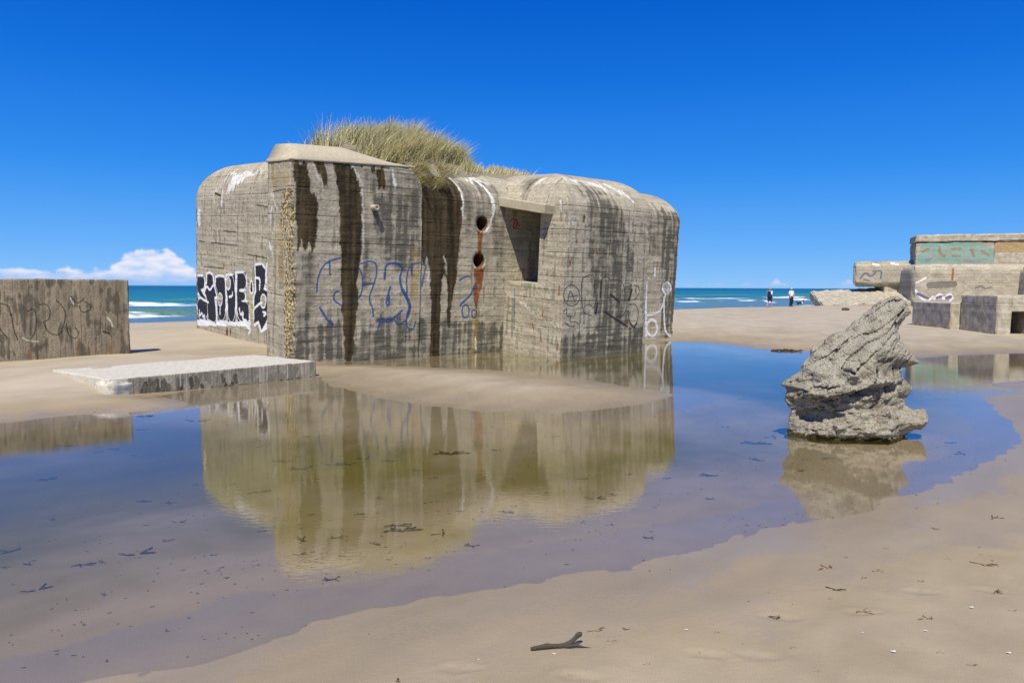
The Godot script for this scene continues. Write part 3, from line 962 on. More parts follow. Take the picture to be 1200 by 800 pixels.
# a flat wall print with lines of paint: base tone, vertical or horizontal boards
func wall_print(sd: int, w: int, h: int, boards_up: bool, ppm: float, lines: Array, tone := 0.6, grime := 0.5, blue := 0.845) -> StandardMaterial3D:
	var paint := Image.create_empty(w, h, false, Image.FORMAT_RGBA8)
	for l in lines:
		var pts := PackedVector2Array()
		for k in range(0, l[3].size(), 2):
			pts.append(Vector2(l[3][k] * ppm, h - l[3][k + 1] * ppm))
		var c := rgb(l[0][0], l[0][1], l[0][2])
		c.a = l[2]
		if l[1] > 0.0:
			stroke(paint, pts, l[1] * ppm, c)
		else:
			fill_poly(paint, pts, c)
	var mp := paint.get_data()
	var n := FastNoiseLite.new()
	setup_noise(n, sd, 0.012, 5)
	var big := n.get_image(w, h, false, false, true).get_data()
	setup_noise(n, sd + 1, 0.14, 3)
	var fine := n.get_image(w, h, false, false, true).get_data()
	setup_noise(n, sd + 2, 0.06, 4)
	var im2 := n.get_image(w, maxi(8, h / 12), false, false, true) if boards_up else n.get_image(maxi(8, w / 12), h, false, false, true)
	im2.resize(w, h, Image.INTERPOLATE_BILINEAR)
	var drip := im2.get_data()
	var rng := RandomNumberGenerator.new()
	rng.seed = sd
	var length := w if boards_up else h
	var tone_of := PackedFloat32Array()
	var edge := PackedFloat32Array()
	while tone_of.size() < length:
		var t := rng.randf_range(-1.0, 1.0)
		var deep := rng.randf_range(0.2, 1.0)
		for k in rng.randi_range(int(ppm * 0.09), int(ppm * 0.2)):
			tone_of.append(t)
			edge.append(deep if k == 0 else 0.0)
	var col := PackedByteArray()
	var hp := PackedByteArray()
	col.resize(w * h * 3)
	hp.resize(w * h)
	var i := 0
	for y in h:
		for x in w:
			var q := x if boards_up else y
			var nb := big[i] / 255.0 - 0.5
			var nf := fine[i] / 255.0 - 0.5
			var nd := drip[i] / 255.0 - 0.5
			var ln := edge[q] * clampf(0.7 + nd * 2.0 + nf, 0.1, 1.0)
			var v := tone + tone_of[q] * 0.045 + nb * 0.2 + nf * 0.14 + nd * 0.14 - ln * 0.2
			var g := clampf((nb * 1.4 + nd - 0.02) * 1.6, 0.0, grime)
			var cr := lerpf(v, 0.22, g)
			var cg := lerpf(v * (0.5 + 0.5 * blue + 0.028), 0.21, g)
			var cb := lerpf(v * blue, 0.18, g)
			var pa := mp[i * 4 + 3] / 255.0
			if pa > 0.0:
				pa *= clampf(1.05 + nf * 1.3 - ln * 0.5, 0.15, 1.0)
				cr = lerpf(cr, mp[i * 4] / 255.0, pa)
				cg = lerpf(cg, mp[i * 4 + 1] / 255.0, pa)
				cb = lerpf(cb, mp[i * 4 + 2] / 255.0, pa)
			col[i * 3] = clampi(int(cr * 255.0), 8, 250)
			col[i * 3 + 1] = clampi(int(cg * 255.0), 8, 250)
			col[i * 3 + 2] = clampi(int(cb * 255.0), 8, 250)
			hp[i] = clampi(int((0.6 + tone_of[q] * 0.08 + nf * 0.25 + nb * 0.2 - ln * 0.5) * 255.0), 0, 255)
			i += 1
	var m := std(Color.WHITE, 0.95, 0.25)
	m.albedo_texture = ImageTexture.create_from_image(Image.create_from_data(w, h, false, Image.FORMAT_RGB8, col))
	bump(m, ImageTexture.create_from_image(Image.create_from_data(w, h, false, Image.FORMAT_L8, hp)), 1.8)
	m.texture_repeat = false
	return m


# ------------------------------------------------------------------ ground, pond, sea
func build_pond_distance() -> void:
	sd_grid.resize(SNX * SNZ)
	var p := pond_outline
	for j in SNZ:
		for i in SNX:
			var q := Vector2(SX0 + i * SSTEP, SZ0 + j * SSTEP)
			var best := 1e9
			var inside := false
			for k in p.size():
				var a := p[k]
				var b := p[k + 1 if k + 1 < p.size() else 0]
				var ab := b - a
				var t := clampf((q - a).dot(ab) / ab.length_squared(), 0.0, 1.0)
				best = minf(best, (q - a - ab * t).length_squared())
				if (a.y <= q.y) != (b.y <= q.y) and q.x < a.x + (q.y - a.y) / (b.y - a.y) * ab.x:
					inside = not inside
			sd_grid[j * SNX + i] = (-1.0 if inside else 1.0) * sqrt(best)


func pond_sd(x: float, z: float) -> float:
	var fx := (x - SX0) / SSTEP
	var fz := (z - SZ0) / SSTEP
	var cx := clampf(fx, 0.0, SNX - 1.001)
	var cz := clampf(fz, 0.0, SNZ - 1.001)
	var i := int(cx)
	var j := int(cz)
	var u := cx - i
	var v := cz - j
	var at := j * SNX + i
	var s := lerpf(lerpf(sd_grid[at], sd_grid[at + 1], u), lerpf(sd_grid[at + SNX], sd_grid[at + SNX + 1], u), v)
	return s + (absf(fx - cx) + absf(fz - cz)) * SSTEP


const LEVELS = [-5.4, -18.2, 0.15, -7.2, -22.4, 0.42, -11.0, -26.8, 0.62, -9.6, -19.2, 0.25, -11.5, -17.2, 0.15, -13.0, -15.0, 0.18, -6.6, -15.6, 0.36, -5.5, -16.7, 0.335, -7.6, -14.3, 0.36, -8.2, -13.9, 0.34, -9.3, -13.8, 0.2,
	9.0, -32.0, 0.2, 13.0, -62.0, 0.2, 23.6, -70.5, 0.2, 26.5, -73.0, 0.2, 5.0, -45.0, 0.25, 28.0, -62.0, 0.52, 34.0, -60.0, 0.5, 18.0, -34.0, 0.3, 18.6, -29.0, 0.24, 26.0, -40.0, 0.35, 40.0, -45.0, 0.5, -15.0, -33.0, 0.3, -22.0, -34.0, 0.3,
	4.0, -4.5, 0.13, 8.0, -6.0, 0.25, 0.0, -2.5, 0.12, 3.0, 0.0, 0.3, 12.0, -12.0, 0.2, 12.0, -16.6, 0.05, 20.0, -10.0, 0.5, 0.0, 6.0, 0.45, -10.0, 6.0, 0.4, 60.0, -60.0, 0.8, 60.0, 0.0, 1.0, -40.0, -20.0, 0.4, 6.0, -28.0, 0.12]

func ground_height(x: float, z: float) -> float:
	var s := pond_sd(x, z)
	s += n_mid.get_noise_2d(x, z) * 0.16 + n_mid.get_noise_2d(x * 3.0 + 40.0, z * 3.0) * 0.05
	var flat := n_mid.get_noise_2d(x * 2.3 + 5.0, z * 2.3) * 0.0035 * exp(-absf(s) * 1.2)
	s = s * absf(s) / (absf(s) + 0.35)
	var h := 0.0
	if s < 0.0:
		h = -0.30 * (1.0 - exp(s * 0.16)) - 0.002 + n_mid.get_noise_2d(x * 1.3, z * 1.3 + 9.0) * 0.01 * clampf(-s * 2.0, 0.0, 1.0)
	else:
		var wsum := 0.0
		var hs := 0.0
		for k in range(0, LEVELS.size(), 3):
			var dx: float = x - LEVELS[k]
			var dz: float = z - LEVELS[k + 1]
			var q := dx * dx + dz * dz + 0.25
			var w := 1.0 / (q * sqrt(q))
			wsum += w
			hs += w * LEVELS[k + 2]
		hs /= wsum
		h = hs * (1.0 - exp(-s * (0.075 + 0.5 * exp(-((x + 7.0) * (x + 7.0) + (z + 15.0) * (z + 15.0)) / 4.5)) / hs))
		h += (n_mid.get_noise_2d(x * 0.7, z * 0.7 + 30.0) * 0.022 + n_fine.get_noise_2d(x, z) * 0.004) * clampf(s * 0.8, 0.0, 1.0)
	h += flat
	var v := -0.688 * x - 0.725 * z
	var t := clampf((v - 34.6) / 13.0, 0.0, 1.0)
	h = lerpf(h, -1.3, t * t * (3.0 - 2.0 * t))
	bare = h
	if z > -8.0 and h > 0.005:
		for p in prints:
			var d := Vector2(x - p[0], z - p[1]).rotated(-p[2])
			var q := pow(d.x / 0.105, 2.0) + pow((d.y + 0.012 * n_fine.get_noise_2d(x * 6.0, z * 6.0)) / (0.042 - 0.006 * signf(d.x)), 2.0)
			if q < 5.0:
				h += -0.009 * exp(-q * q * 0.9) * (1.0 + 0.5 * n_fine.get_noise_2d(x * 8.0, z * 8.0)) + 0.005 * exp(-pow(sqrt(q) - 1.35, 2.0) * 14.0) * (0.5 + n_fine.get_noise_2d(x * 3.0, z * 3.0 + 5.0))
	return h


func stops(lo: float, a: float, b: float, hi: float, step: float, growth: float) -> PackedFloat32Array:
	var left := []
	var x := a
	var s := step
	while x > lo:
		s *= growth
		x -= s
		left.append(x)
	left.reverse()
	var o := PackedFloat32Array(left)
	x = a
	while x < b:
		o.append(x)
		x += step
	s = step
	while x < hi:
		o.append(x)
		s *= growth
		x += s
	o.append(x)
	return o


func build_ground() -> void:
	for p in [[1.52, -4.2, 0.3], [2.5, -4.55, 0.2], [1.24, -3.72, 0.2], [-0.24, -3.62, 0.1], [2.94, -4.56, 0.3], [2.0, -4.25, 0.1], [0.33, -3.51, 0.3], [0.99, -3.74, 0.2]]:
		prints.append(p)
	var xs := stops(-160.0, -0.6, 4.0, 260.0, 0.022, 1.028)
	var zs := stops(-320.0, -5.6, -3.4, 120.0, 0.022, 1.028)
	var nx := xs.size()
	var nz := zs.size()
	var v := PackedVector3Array()
	var col := PackedColorArray()
	v.resize(nx * nz)
	col.resize(nx * nz)
	var dry := Color(0.565, 0.478, 0.35)
	var damp := Color(0.435, 0.352, 0.23)
	var wet := Color(0.35, 0.272, 0.158)
	var silt := Color(0.165, 0.134, 0.026)
	var i := 0
	for z in zs:
		for x in xs:
			var h := ground_height(x, z)
			v[i] = Vector3(x, h, z)
			h = bare
			var nb := n_mid.get_noise_2d(x * 0.8 + 70.0, z * 0.8)
			var nf := n_fine.get_noise_2d(x + 30.0, z)
			var c: Color
			var murk := 0.0
			if h >= 0.0:
				var t := clampf((h - 0.05 + nb * 0.05 + nf * 0.02) / 0.16, 0.0, 1.0)
				c = damp.lerp(dry, t)
				c = c.lerp(wet, clampf(0.80 - h * 9.5 + nb * 0.45 + nf * 0.15, 0.0, 0.85))
			else:
				var mud := clampf(1.25 - Vector2(x - 7.0, z + 17.0).length() / 5.8 + nb * 0.5, 0.0, 1.0)
				mud = maxf(mud, clampf(1.2 - Vector2(x + 5.6, z + 9.8).length() / 3.0 + nb * 0.5, 0.0, 0.75)) * clampf(-h * 22.0, 0.0, 1.0)
				murk = mud
				c = wet.lerp(silt, clampf((-h - 0.045 + nb * 0.05 + nf * 0.018) / 0.07, 0.0, 1.0))
			if h < 0.0:
				c = c.lerp(Color(0.055, 0.048, 0.024), minf(murk, 0.9))
			var k := 1.0 + nb * 0.09 + nf * 0.08 + n_big.get_noise_2d(x, z) * 0.1 + 0.13 * n_mid.get_noise_2d((x - z) * 0.5, (x + z) * 2.0)
			col[i] = Color(c.r * k, c.g * k, c.b * k)
			i += 1
	# one sheet in three surfaces: soaked sand at the water's rim shines, damp sand less, dry sand not at all
	var idx := grid_index(nx, nz)
	var whole := arrays_mesh(v, idx, PackedVector2Array(), col)
	var arr := whole.surface_get_arrays(0)
	var part := [PackedInt32Array(), PackedInt32Array(), PackedInt32Array()]
	var rng := RandomNumberGenerator.new()
	rng.seed = 21
	for t in range(0, idx.size(), 6):
		var p := v[idx[t]]
		var h := p.y + rng.randf_range(-0.006, 0.006) + n_mid.get_noise_2d(p.x * 2.0, p.z * 2.0) * 0.02
		var k := 0 if h > 0.05 else (1 if h > 0.018 else 2)
		if p.y < -0.02:
			k = 0
		part[k].append_array(idx.slice(t, t + 6))
	var sheet := ArrayMesh.new()
	for k in 3:
		arr[Mesh.ARRAY_INDEX] = part[k]
		sheet.add_surface_from_arrays(Mesh.PRIMITIVE_TRIANGLES, arr)
		sheet.surface_set_material(k, [M.sand, M.damp_sand, M.soaked_sand][k])
	var o := mesh_node("ground", sheet, null)
	o.set_meta("kind", "structure")


func flat_poly(p: PackedVector2Array, y: float) -> ArrayMesh:
	var idx := Geometry2D.triangulate_polygon(p)
	var v := PackedVector3Array()
	for q in p:
		v.append(Vector3(q.x, y, q.y))
	for t in range(0, idx.size(), 3):
		var n := (v[idx[t + 2]] - v[idx[t]]).cross(v[idx[t + 1]] - v[idx[t]])
		if n.y < 0.0:
			var s := idx[t + 1]
			idx[t + 1] = idx[t + 2]
			idx[t + 2] = s
	return arrays_mesh(v, idx)


func build_pond_water() -> void:
	var big := Geometry2D.offset_polygon(pond_outline, 0.5, Geometry2D.JOIN_MITER)
	var best: PackedVector2Array = big[0]
	for p: PackedVector2Array in big:
		if p.size() > best.size():
			best = p
	var o := mesh_node("pond_water", flat_poly(best, 0.0), M.water)
	o.set_meta("kind", "structure")


func build_sea() -> void:
	# rows run along the shore (w), steps go out to sea (v)
	var vs := PackedFloat32Array()
	var q := 37.0
	var s := 0.45
	while q < 9000.0:
		vs.append(q)
		if q > 115.0:
			s *= 1.07
		q += s
	var nw := 460
	var n := FastNoiseLite.new()
	setup_noise(n, 91, 0.05, 3)
	var breakers := [[47.5, 0.20, 1.6, 0.62, 31.0], [58.0, 0.34, 2.0, 0.66, 7.0], [70.0, 0.42, 2.6, 0.72, 55.0], [90.0, 0.55, 3.4, 1.12, 19.0], [112.0, 0.4, 4.0, 0.05, 3.0]]
	var v := PackedVector3Array()
	var col := PackedColorArray()
	v.resize(nw * vs.size())
	col.resize(nw * vs.size())
	var deep := Color(0.004, 0.095, 0.165)
	var teal := Color(0.014, 0.165, 0.20)
	var green := Color(0.11, 0.21, 0.12)
	var shal := Color(0.10, 0.19, 0.27)
	var foam := Color(0.82, 0.84, 0.85)
	var i := 0
	for vv in vs:
		for k in nw:
			var t := float(k) / (nw - 1)
			var w := lerpf(-30.0 - vv * 0.9, 190.0 + vv * 5.6, t * t * 0.35 + t * 0.65)
			if vv < 150.0:
				w = lerpf(-40.0, 330.0, t)
			elif vv < 400.0:
				w = lerpf(lerpf(-40.0, 330.0, t), w, (vv - 150.0) / 250.0)
			var h := -0.35
			var white := 0.0
			var crest := 0.0
			if vv < 130.0:
				for b in breakers:
					var c: float = b[0] + n.get_noise_2d(w * 0.35 + b[4], b[4]) * 5.0
					var amp: float = b[1] * clampf(0.62 + 1.3 * n.get_noise_2d(w * 0.55, b[4] * 9.0), 0.05, 1.3)
					var d := vv - c
					var wd: float = b[2]
					# steep towards the shore, long behind
					var shape := exp(-pow(d / (wd * (0.38 if d < 0.0 else 1.0)), 2.0))
					h += amp * shape
					crest = maxf(crest, shape * clampf(amp * 3.0, 0.0, 1.0))
					var broke := clampf((n.get_noise_2d(w * 1.1 + 11.0, b[4] * 5.0) + b[3] - 0.78) * 5.0, 0.0, 1.0)
					var lace := n_mid.get_noise_2d(w * 1.2, vv * 2.2)
					var fr := exp(-pow((d + wd * 0.55) / (wd * 0.5), 2.0)) * broke
					white = maxf(white, clampf((fr * 1.2 + lace * 0.9 - 0.5) * 3.5, 0.0, 1.0))
				# thin wash running up the sand
				var wash := 40.3 + n.get_noise_2d(w * 0.8, 4.0) * 2.0
				white = maxf(white, clampf(1.1 - absf(vv - wash) / 0.9 + n_mid.get_noise_2d(w * 1.5, vv * 2.0) * 0.7, 0.0, 0.9))
				h += n_mid.get_noise_2d(w * 0.25, vv * 0.5) * 0.05
			var c: Color = shal.lerp(teal, clampf((vv - 50.0) / 60.0, 0.0, 1.0)).lerp(deep, clampf((vv - 120.0) / 380.0, 0.0, 1.0))
			c = c.lerp(green, clampf(crest * 0.9 + 0.3 * n.get_noise_2d(w * 0.3, vv * 0.9) * (1.0 if vv < 130.0 else 0.0), 0.0, 0.85))
			var m := 1.0 + 0.16 * n.get_noise_2d(w * 0.12, vv * 0.5)
			c = Color(c.r * m, c.g * m, c.b * m).lerp(foam, white)
			v[i] = Vector3(0.725 * w - 0.688 * vv, h, -0.688 * w - 0.725 * vv)
			col[i] = c
			i += 1
	var o := mesh_node("sea", arrays_mesh(v, grid_index(nw, vs.size(), true), PackedVector2Array(), col), M.sea)
	o.set_meta("kind", "structure")


# ------------------------------------------------------------------ the near bunker
func uv_at(s: float, y: float) -> Vector2:
	return Vector2(s * PPM / AW, 1.0 - (y + 0.5) * PPM / AH)


# one wall: from a to b (plan u, n), the outside on the left of a->b seen from above; profile rises to y_wall and then bends inwards
func wall_strip(a: Vector2, b: Vector2, s0: float, ylo: float, ywall: float, rh: float, rv: float, mitre_a: float, mitre_b: float, spall_a: float, spall_b: float, hole := []) -> ArrayMesh:
	var dir := (b - a).normalized()
	var inward := Vector2(dir.y, -dir.x)
	var length := (b - a).length()
	var prof := PackedVector2Array()
	var ny := maxi(1, int((ywall - ylo) / 0.045))
	for k in ny + 1:
		prof.append(Vector2(0.0, lerpf(ylo, ywall, float(k) / ny)))
	if rh > 0.0:
		for k in range(1, 19):
			var ang := PI * 0.5 * k / 18.0
			prof.append(Vector2(rh * (1.0 - cos(ang)), ywall + rv * sin(ang)))
	var nx := maxi(2, int(length / 0.055)) + 1
	var v := PackedVector3Array()
	var uv := PackedVector2Array()
	for q in prof:
		for i in nx:
			var x := length * i / (nx - 1)
			var lo := q.x * mitre_a
			var hi := length - q.x * mitre_b
			var xx := lerpf(lo, hi, x / length)
			var p := a + dir * xx + inward * q.x
			var s := s0 + xx
			var endfade := clampf(minf(x, length - x) / 0.08, 0.0, 1.0)
			var rowid := floorf(q.y / 0.135)
			var d := (n_fine.get_noise_2d(s * 0.7, q.y * 1.6) * 0.013 + n_mid.get_noise_2d(s, rowid * 13.0) * 0.012 + n_mid.get_noise_2d(s * 0.6 + 9.0, q.y * 0.8) * 0.015) * endfade
			for hh in hole:
				d *= clampf((Vector2(x - hh[0], q.y - hh[1]).length() - 0.3) / 0.15, 0.0, 1.0)
			var sp := Vector2.ZERO
			for side in 2:
				var amp := spall_a if side == 0 else spall_b
				if amp <= 0.0:
					continue
				var e := x if side == 0 else length - x
				var bite := maxf(0.0, 0.35 + n_mid.get_noise_2d(q.y * 1.7, s0 * 3.0 + side * 9.0) * 1.2 + n_fine.get_noise_2d(q.y * 1.5, 4.0 + side) * 0.8) * amp
				if ywall - q.y < 0.15:
					bite *= 0.3
				var kk := pow(clampf(1.0 - e / (0.10 + bite * 1.5), 0.0, 1.0), 1.5)
				sp += (inward + dir * (1.0 if side == 0 else -1.0)) * bite * kk
			p += inward * d + sp
			v.append(Vector3(p.x, q.y, p.y))
			uv.append(uv_at(s, q.y + q.x * 0.12))
	var idx := PackedInt32Array()
	for j in prof.size() - 1:
		for i in nx - 1:
			if hole.size():
				var cx := length * (i + 0.5) / (nx - 1)
				var cy := (prof[j].y + prof[j + 1].y) * 0.5
				var skip := false
				for hh in hole:
					if pow((cx - hh[0]) / hh[2], 2.0) + pow((cy - hh[1]) / hh[2], 2.0) < 1.0:
						skip = true
				if skip:
					continue
			var q0 := j * nx + i
			idx.append_array(PackedInt32Array([q0, q0 + nx, q0 + 1, q0 + 1, q0 + nx, q0 + nx + 1]))
	return arrays_mesh(v, idx, uv)


func quad_mesh(p: Array) -> ArrayMesh:
	# p: four corners, clockwise seen from the front
	return arrays_mesh(PackedVector3Array([p[0], p[1], p[2], p[3]]), PackedInt32Array([0, 1, 2, 0, 2, 3]), PackedVector2Array([Vector2(0, 1), Vector2(0, 0), Vector2(1, 0), Vector2(1, 1)]))


func tube(r_out: float, r_in: float, depth: float, seg := 28, lip := 0.02) -> ArrayMesh:
	# a pipe along -z from the origin, rough lip in front
	var v := PackedVector3Array()
	var idx := PackedInt32Array()
	var rings := [[r_out, -depth], [r_out, lip * 0.4], [r_out * 0.97, lip], [r_in * 1.05, lip], [r_in, -0.015], [r_in, -depth]]
	for k in rings.size():
		for i in seg:
			var a := TAU * i / seg
			var rr: float = rings[k][0] * (1.0 + 0.035 * n_fine.get_noise_2d(cos(a) * 0.6 + r_out * 9.0, sin(a) * 0.6 + k))
			v.append(Vector3(cos(a) * rr, sin(a) * rr, rings[k][1]))
	for k in rings.size() - 1:
		for i in seg:
			var a0 := k * seg + i
			var a1 := k * seg + (i + 1) % seg
			idx.append_array(PackedInt32Array([a0, a0 + seg, a1, a1, a0 + seg, a1 + seg]))
	return arrays_mesh(v, idx)


func ring_mesh(cu: float, cy: float, r0: float, r1: float) -> ArrayMesh:
	# the flat collar of wall round a hole
	var v := PackedVector3Array()
	var uv := PackedVector2Array()
	var idx := PackedInt32Array()
	var seg := 36
	for k in 3:
		for i in seg:
			var a := TAU * i / seg
			var r := r1 if k == 0 else r0 * (1.0 + 0.03 * n_fine.get_noise_2d(cos(a) + cy, sin(a)))
			var p := Vector2(cos(a), sin(a)) * r
			v.append(Vector3(p.x, p.y, -0.05 if k == 2 else 0.006))
			uv.append(uv_at(10.15 + cu + p.x, cy + p.y))
	for k in 2:
		for i in seg:
			var a0 := k * seg + i
			var a1 := k * seg + (i + 1) % seg
			idx.append_array(PackedInt32Array([a0, a0 + seg, a1, a1, a0 + seg, a1 + seg]))
	return arrays_mesh(v, idx, uv)


func disc(r: float, seg := 28) -> ArrayMesh:
	var v := PackedVector3Array([Vector3.ZERO])
	var idx := PackedInt32Array()
	for i in seg:
		v.append(Vector3(cos(TAU * i / seg) * r, sin(TAU * i / seg) * r, 0))
	for i in seg:
		idx.append_array(PackedInt32Array([0, 1 + (i + 1) % seg, 1 + i]))
	return arrays_mesh(v, idx)


var bunker_frame: Transform3D

func build_bunker() -> void:
	M.walls = bunker_walls()
	print("atlas ", Time.get_ticks_msec())
	var o := thing("concrete_bunker", "tilted bunker with rounded roof edges, grass on top, standing in the pond", "bunker", Vector3(-5.44, 0, -18.58))
	o.basis = Basis(Vector3(0.75379, 0.00522, -0.65710), Vector3(0.04077, 0.99767, 0.05470), Vector3(0.65585, -0.06802, 0.75182)).orthonormalized()
	bunker_frame = o.transform
	var W: Material = M.walls
	var lo := -0.75
	# main block: side wall with the black graffiti, front, the section right of the porch, far side, back
	mesh_node("side_wall", wall_strip(Vector2(1.2, -9.9), Vector2(1.2, -0.02), 0.0, lo, 4.15, 0.7, 1.15, 3.14, 3.14, 0.03, 0.0), W, o).set_meta("label", "pale side wall with black letters outlined in white")
	mesh_node("front_wall", wall_strip(Vector2(1.2, 0), Vector2(10.39, 0), 11.35, lo, 4.15, 2.2, 1.15, 0.318, 0, 0.0, 0.0, [[5.86 - 1.2, 3.69, 0.228], [5.79 - 1.2, 2.64, 0.228]]), W, o).set_meta("label", "front wall streaked dark brown with two pipe holes")
	mesh_node("end_section", wall_strip(Vector2(10.39, 0), Vector2(15.11, 0), 25.95, lo, 4.15, 2.2, 1.15, 0, 0.068, 0.0, 0.03), W, o).set_meta("label", "dark end section of the front with a white painted figure")
	mesh_node("end_wall", wall_strip(Vector2(15.11, 0), Vector2(15.11, -9.9), 25.9, lo, 4.15, 0.15, 1.15, 14.67, 14.67, 0.03, 0.0), W, o)
	mesh_node("back_wall", wall_strip(Vector2(15.11, -9.9), Vector2(1.2, -9.9), 10.2, lo, 4.15, 2.2, 1.15, 0.068, 0.318, 0.0, 0.0), W, o)
	mesh_node("roof", quad_mesh([Vector3(1.9, 5.3, -2.2), Vector3(1.9, 5.3, -7.7), Vector3(14.96, 5.3, -7.7), Vector3(14.96, 5.3, -2.2)]), M.concrete, o)
	# wing wall at the near corner, standing 5 cm proud, under a sloping cap
	var wing := Node3D.new()
	wing.name = "wing_wall"
	o.add_child(wing)
	mesh_node("wall_end", wall_strip(Vector2(0, -1.25), Vector2(0, 0.05), 8.75, lo, 4.86, 0, 0, 0, 0, 0.0, 0.055), W, wing)
	mesh_node("wall_front", wing_front(), W, wing)
	mesh_node("wall_back", wall_strip(Vector2(1.3, -1.25), Vector2(0, -1.25), 9.0, lo, 4.86, 0, 0, 0, 0, 0, 0), W, wing)
	mesh_node("cap", cap_mesh(), M.aged, wing).set_meta("label", "pale sloping concrete cap over a dark joint")
	var stub := mesh_node("stub_pipe", tube(0.075, 0.03, 0.25, 14), M.pale, wing)
	stub.position = Vector3(2.23, 3.91, 0.24)
	mesh_node("plug", disc(0.07, 14), M.pale, stub).position.z = 0.004
	# porch: wall with the doorway, front, far side, roof
	var porch := Node3D.new()
	porch.name = "porch"
	o.add_child(porch)
	var u := 6.84
	mesh_node("sill_wall", wall_strip(Vector2(u, 0), Vector2(u, 2.46), 19.65, lo, 2.05, 0, 0, 0, 0, 0, 0.03), W, porch)
	mesh_node("door_jamb", wall_strip(Vector2(u, 1.40), Vector2(u, 2.46), 21.05, 2.05, 4.15, 0, 0, 0, 0, 0, 0.03), W, porch)
	mesh_node("wall_above_door", wall_strip(Vector2(u, -4.0), Vector2(u, 2.46), 19.65 - 4.0, 4.15, 4.151, 1.5, 1.15, 0, 1.467, 0, 0.01), W, porch)
	mesh_node("porch_front", wall_strip(Vector2(u, 2.46), Vector2(10.39, 2.46), 22.25, lo, 4.15, 2.2, 1.15, 0.682, 0.068, 0.03, 0.04), W, porch).set_meta("label", "porch front with a thin dark scrawl")
	mesh_node("porch_side", wall_strip(Vector2(10.39, 2.46), Vector2(10.39, -4.0), 25.95, lo, 4.15, 0.15, 1.15, 14.67, 0, 0.04, 0), W, porch)
	mesh_node("porch_roof", quad_mesh([Vector3(u + 1.5, 5.3, 0.26), Vector3(u + 1.5, 5.3, -4.0), Vector3(10.24, 5.3, -4.0), Vector3(10.24, 5.3, 0.26)]), M.concrete, porch)
	# passage behind the doorway
	var passage := Node3D.new()
	passage.name = "passage"
	o.add_child(passage)
	mesh_node("floor", quad_mesh([Vector3(u, 2.05, 1.4), Vector3(u, 2.05, 0.01), Vector3(9.6, 2.05, 0.01), Vector3(9.6, 2.05, 1.4)]), M.concrete, passage)
	mesh_node("ceiling", quad_mesh([Vector3(u, 4.15, 0.01), Vector3(u, 4.15, 1.4), Vector3(9.6, 4.15, 1.4), Vector3(9.6, 4.15, 0.01)]), M.concrete, passage)
	mesh_node("inner_wall", quad_mesh([Vector3(9.6, 2.05, 1.4), Vector3(9.6, 4.15, 1.4), Vector3(u, 4.15, 1.4), Vector3(u, 2.05, 1.4)]), M.concrete, passage)
	mesh_node("inner_wall", quad_mesh([Vector3(9.6, 2.05, 0.01), Vector3(9.6, 4.15, 0.01), Vector3(9.6, 4.15, 1.4), Vector3(9.6, 2.05, 1.4)]), M.concrete, passage)
	var lint := mesh_node("lintel", worn_box(Vector3(0.5, 0.26, 2.25), 0.02, 0.08, 0.012, 4.0), M.aged, porch)
	lint.position = Vector3(6.72, 4.26, 0.80)
	lint.rotation.x = deg_to_rad(6.5)
	# two drain pipes through the front wall
	for h in [Vector2(5.86, 3.69), Vector2(5.79, 2.64)]:
		var p := mesh_node("pipe_hole", ring_mesh(h.x, h.y, 0.212, 0.30), W, o)
		p.position = Vector3(h.x, h.y, 0.0)
		mesh_node("pipe", tube(0.225, 0.205, 0.9, 30, 0.0), M.rust, p).position.z = -0.005
		mesh_node("pipe_end", disc(0.21), M.rust, p).position.z = -0.88


func wing_front() -> ArrayMesh:
	# front of the wing wall with a rounded upper right corner
	var v := PackedVector3Array()
	var uv := PackedVector2Array()
	var idx := PackedInt32Array()
	var nx := 72
	var ny := 128
	for j in ny + 1:
		for i in nx + 1:
			var x := 3.75 * i / nx
			var top := 4.86 + 0.14 * x / 3.2
			if x > 3.15:
				top = minf(top, 4.25 + 0.75 * sqrt(maxf(0.0, 1.0 - pow((x - 3.15) / 0.6, 2.0))))
			var y := lerpf(-0.75, top, float(j) / ny)
			var fade := clampf(minf(x, 3.75 - x) / 0.08, 0.0, 1.0)
			var n := 0.05 - (n_fine.get_noise_2d(x * 0.7 + 3.0, y * 1.6) * 0.013 + n_mid.get_noise_2d(x, floorf(y / 0.135) * 13.0) * 0.012) * fade
			var bite := maxf(0.0, 0.35 + n_mid.get_noise_2d(y * 1.7, 8.75 * 3.0 + 9.0) * 1.2 + n_fine.get_noise_2d(y * 1.5, 5.0) * 0.8) * 0.055
			if 4.86 - y < 0.15:
				bite *= 0.3
			var kk := pow(clampf(1.0 - x / (0.10 + bite * 1.5), 0.0, 1.0), 1.5)
			v.append(Vector3(x + bite * kk, y, n - bite * kk))
			uv.append(uv_at(10.15 + x, y))
	var base := v.size()
	# the returning edge on the right
	for j in ny + 1:
		var p := v[j * (nx + 1) + nx]
		v.append(p)
		v.append(Vector3(p.x, p.y, -0.6))
		uv.append(uv_at(13.9, p.y))
		uv.append(uv_at(14.4, p.y))
	for j in ny:
		for i in nx:
			var q := j * (nx + 1) + i
			idx.append_array(PackedInt32Array([q, q + nx + 1, q + 1, q + 1, q + nx + 1, q + nx + 2]))
		var e := base + j * 2
		idx.append_array(PackedInt32Array([e, e + 2, e + 1, e + 1, e + 2, e + 3]))
	# top edge back to the cap
	base = v.size()
	for i in nx + 1:
		var p := v[ny * (nx + 1) + i]
		v.append(p)
		v.append(Vector3(p.x, p.y + 0.02, -0.8))
		uv.append(uv_at(10.15 + p.x, 5.0))
		uv.append(uv_at(10.15 + p.x, 5.6))
	for i in nx:
		var e := base + i * 2
		idx.append_array(PackedInt32Array([e, e + 1, e + 2, e + 2, e + 1, e + 3]))
	return arrays_mesh(v, idx, uv)


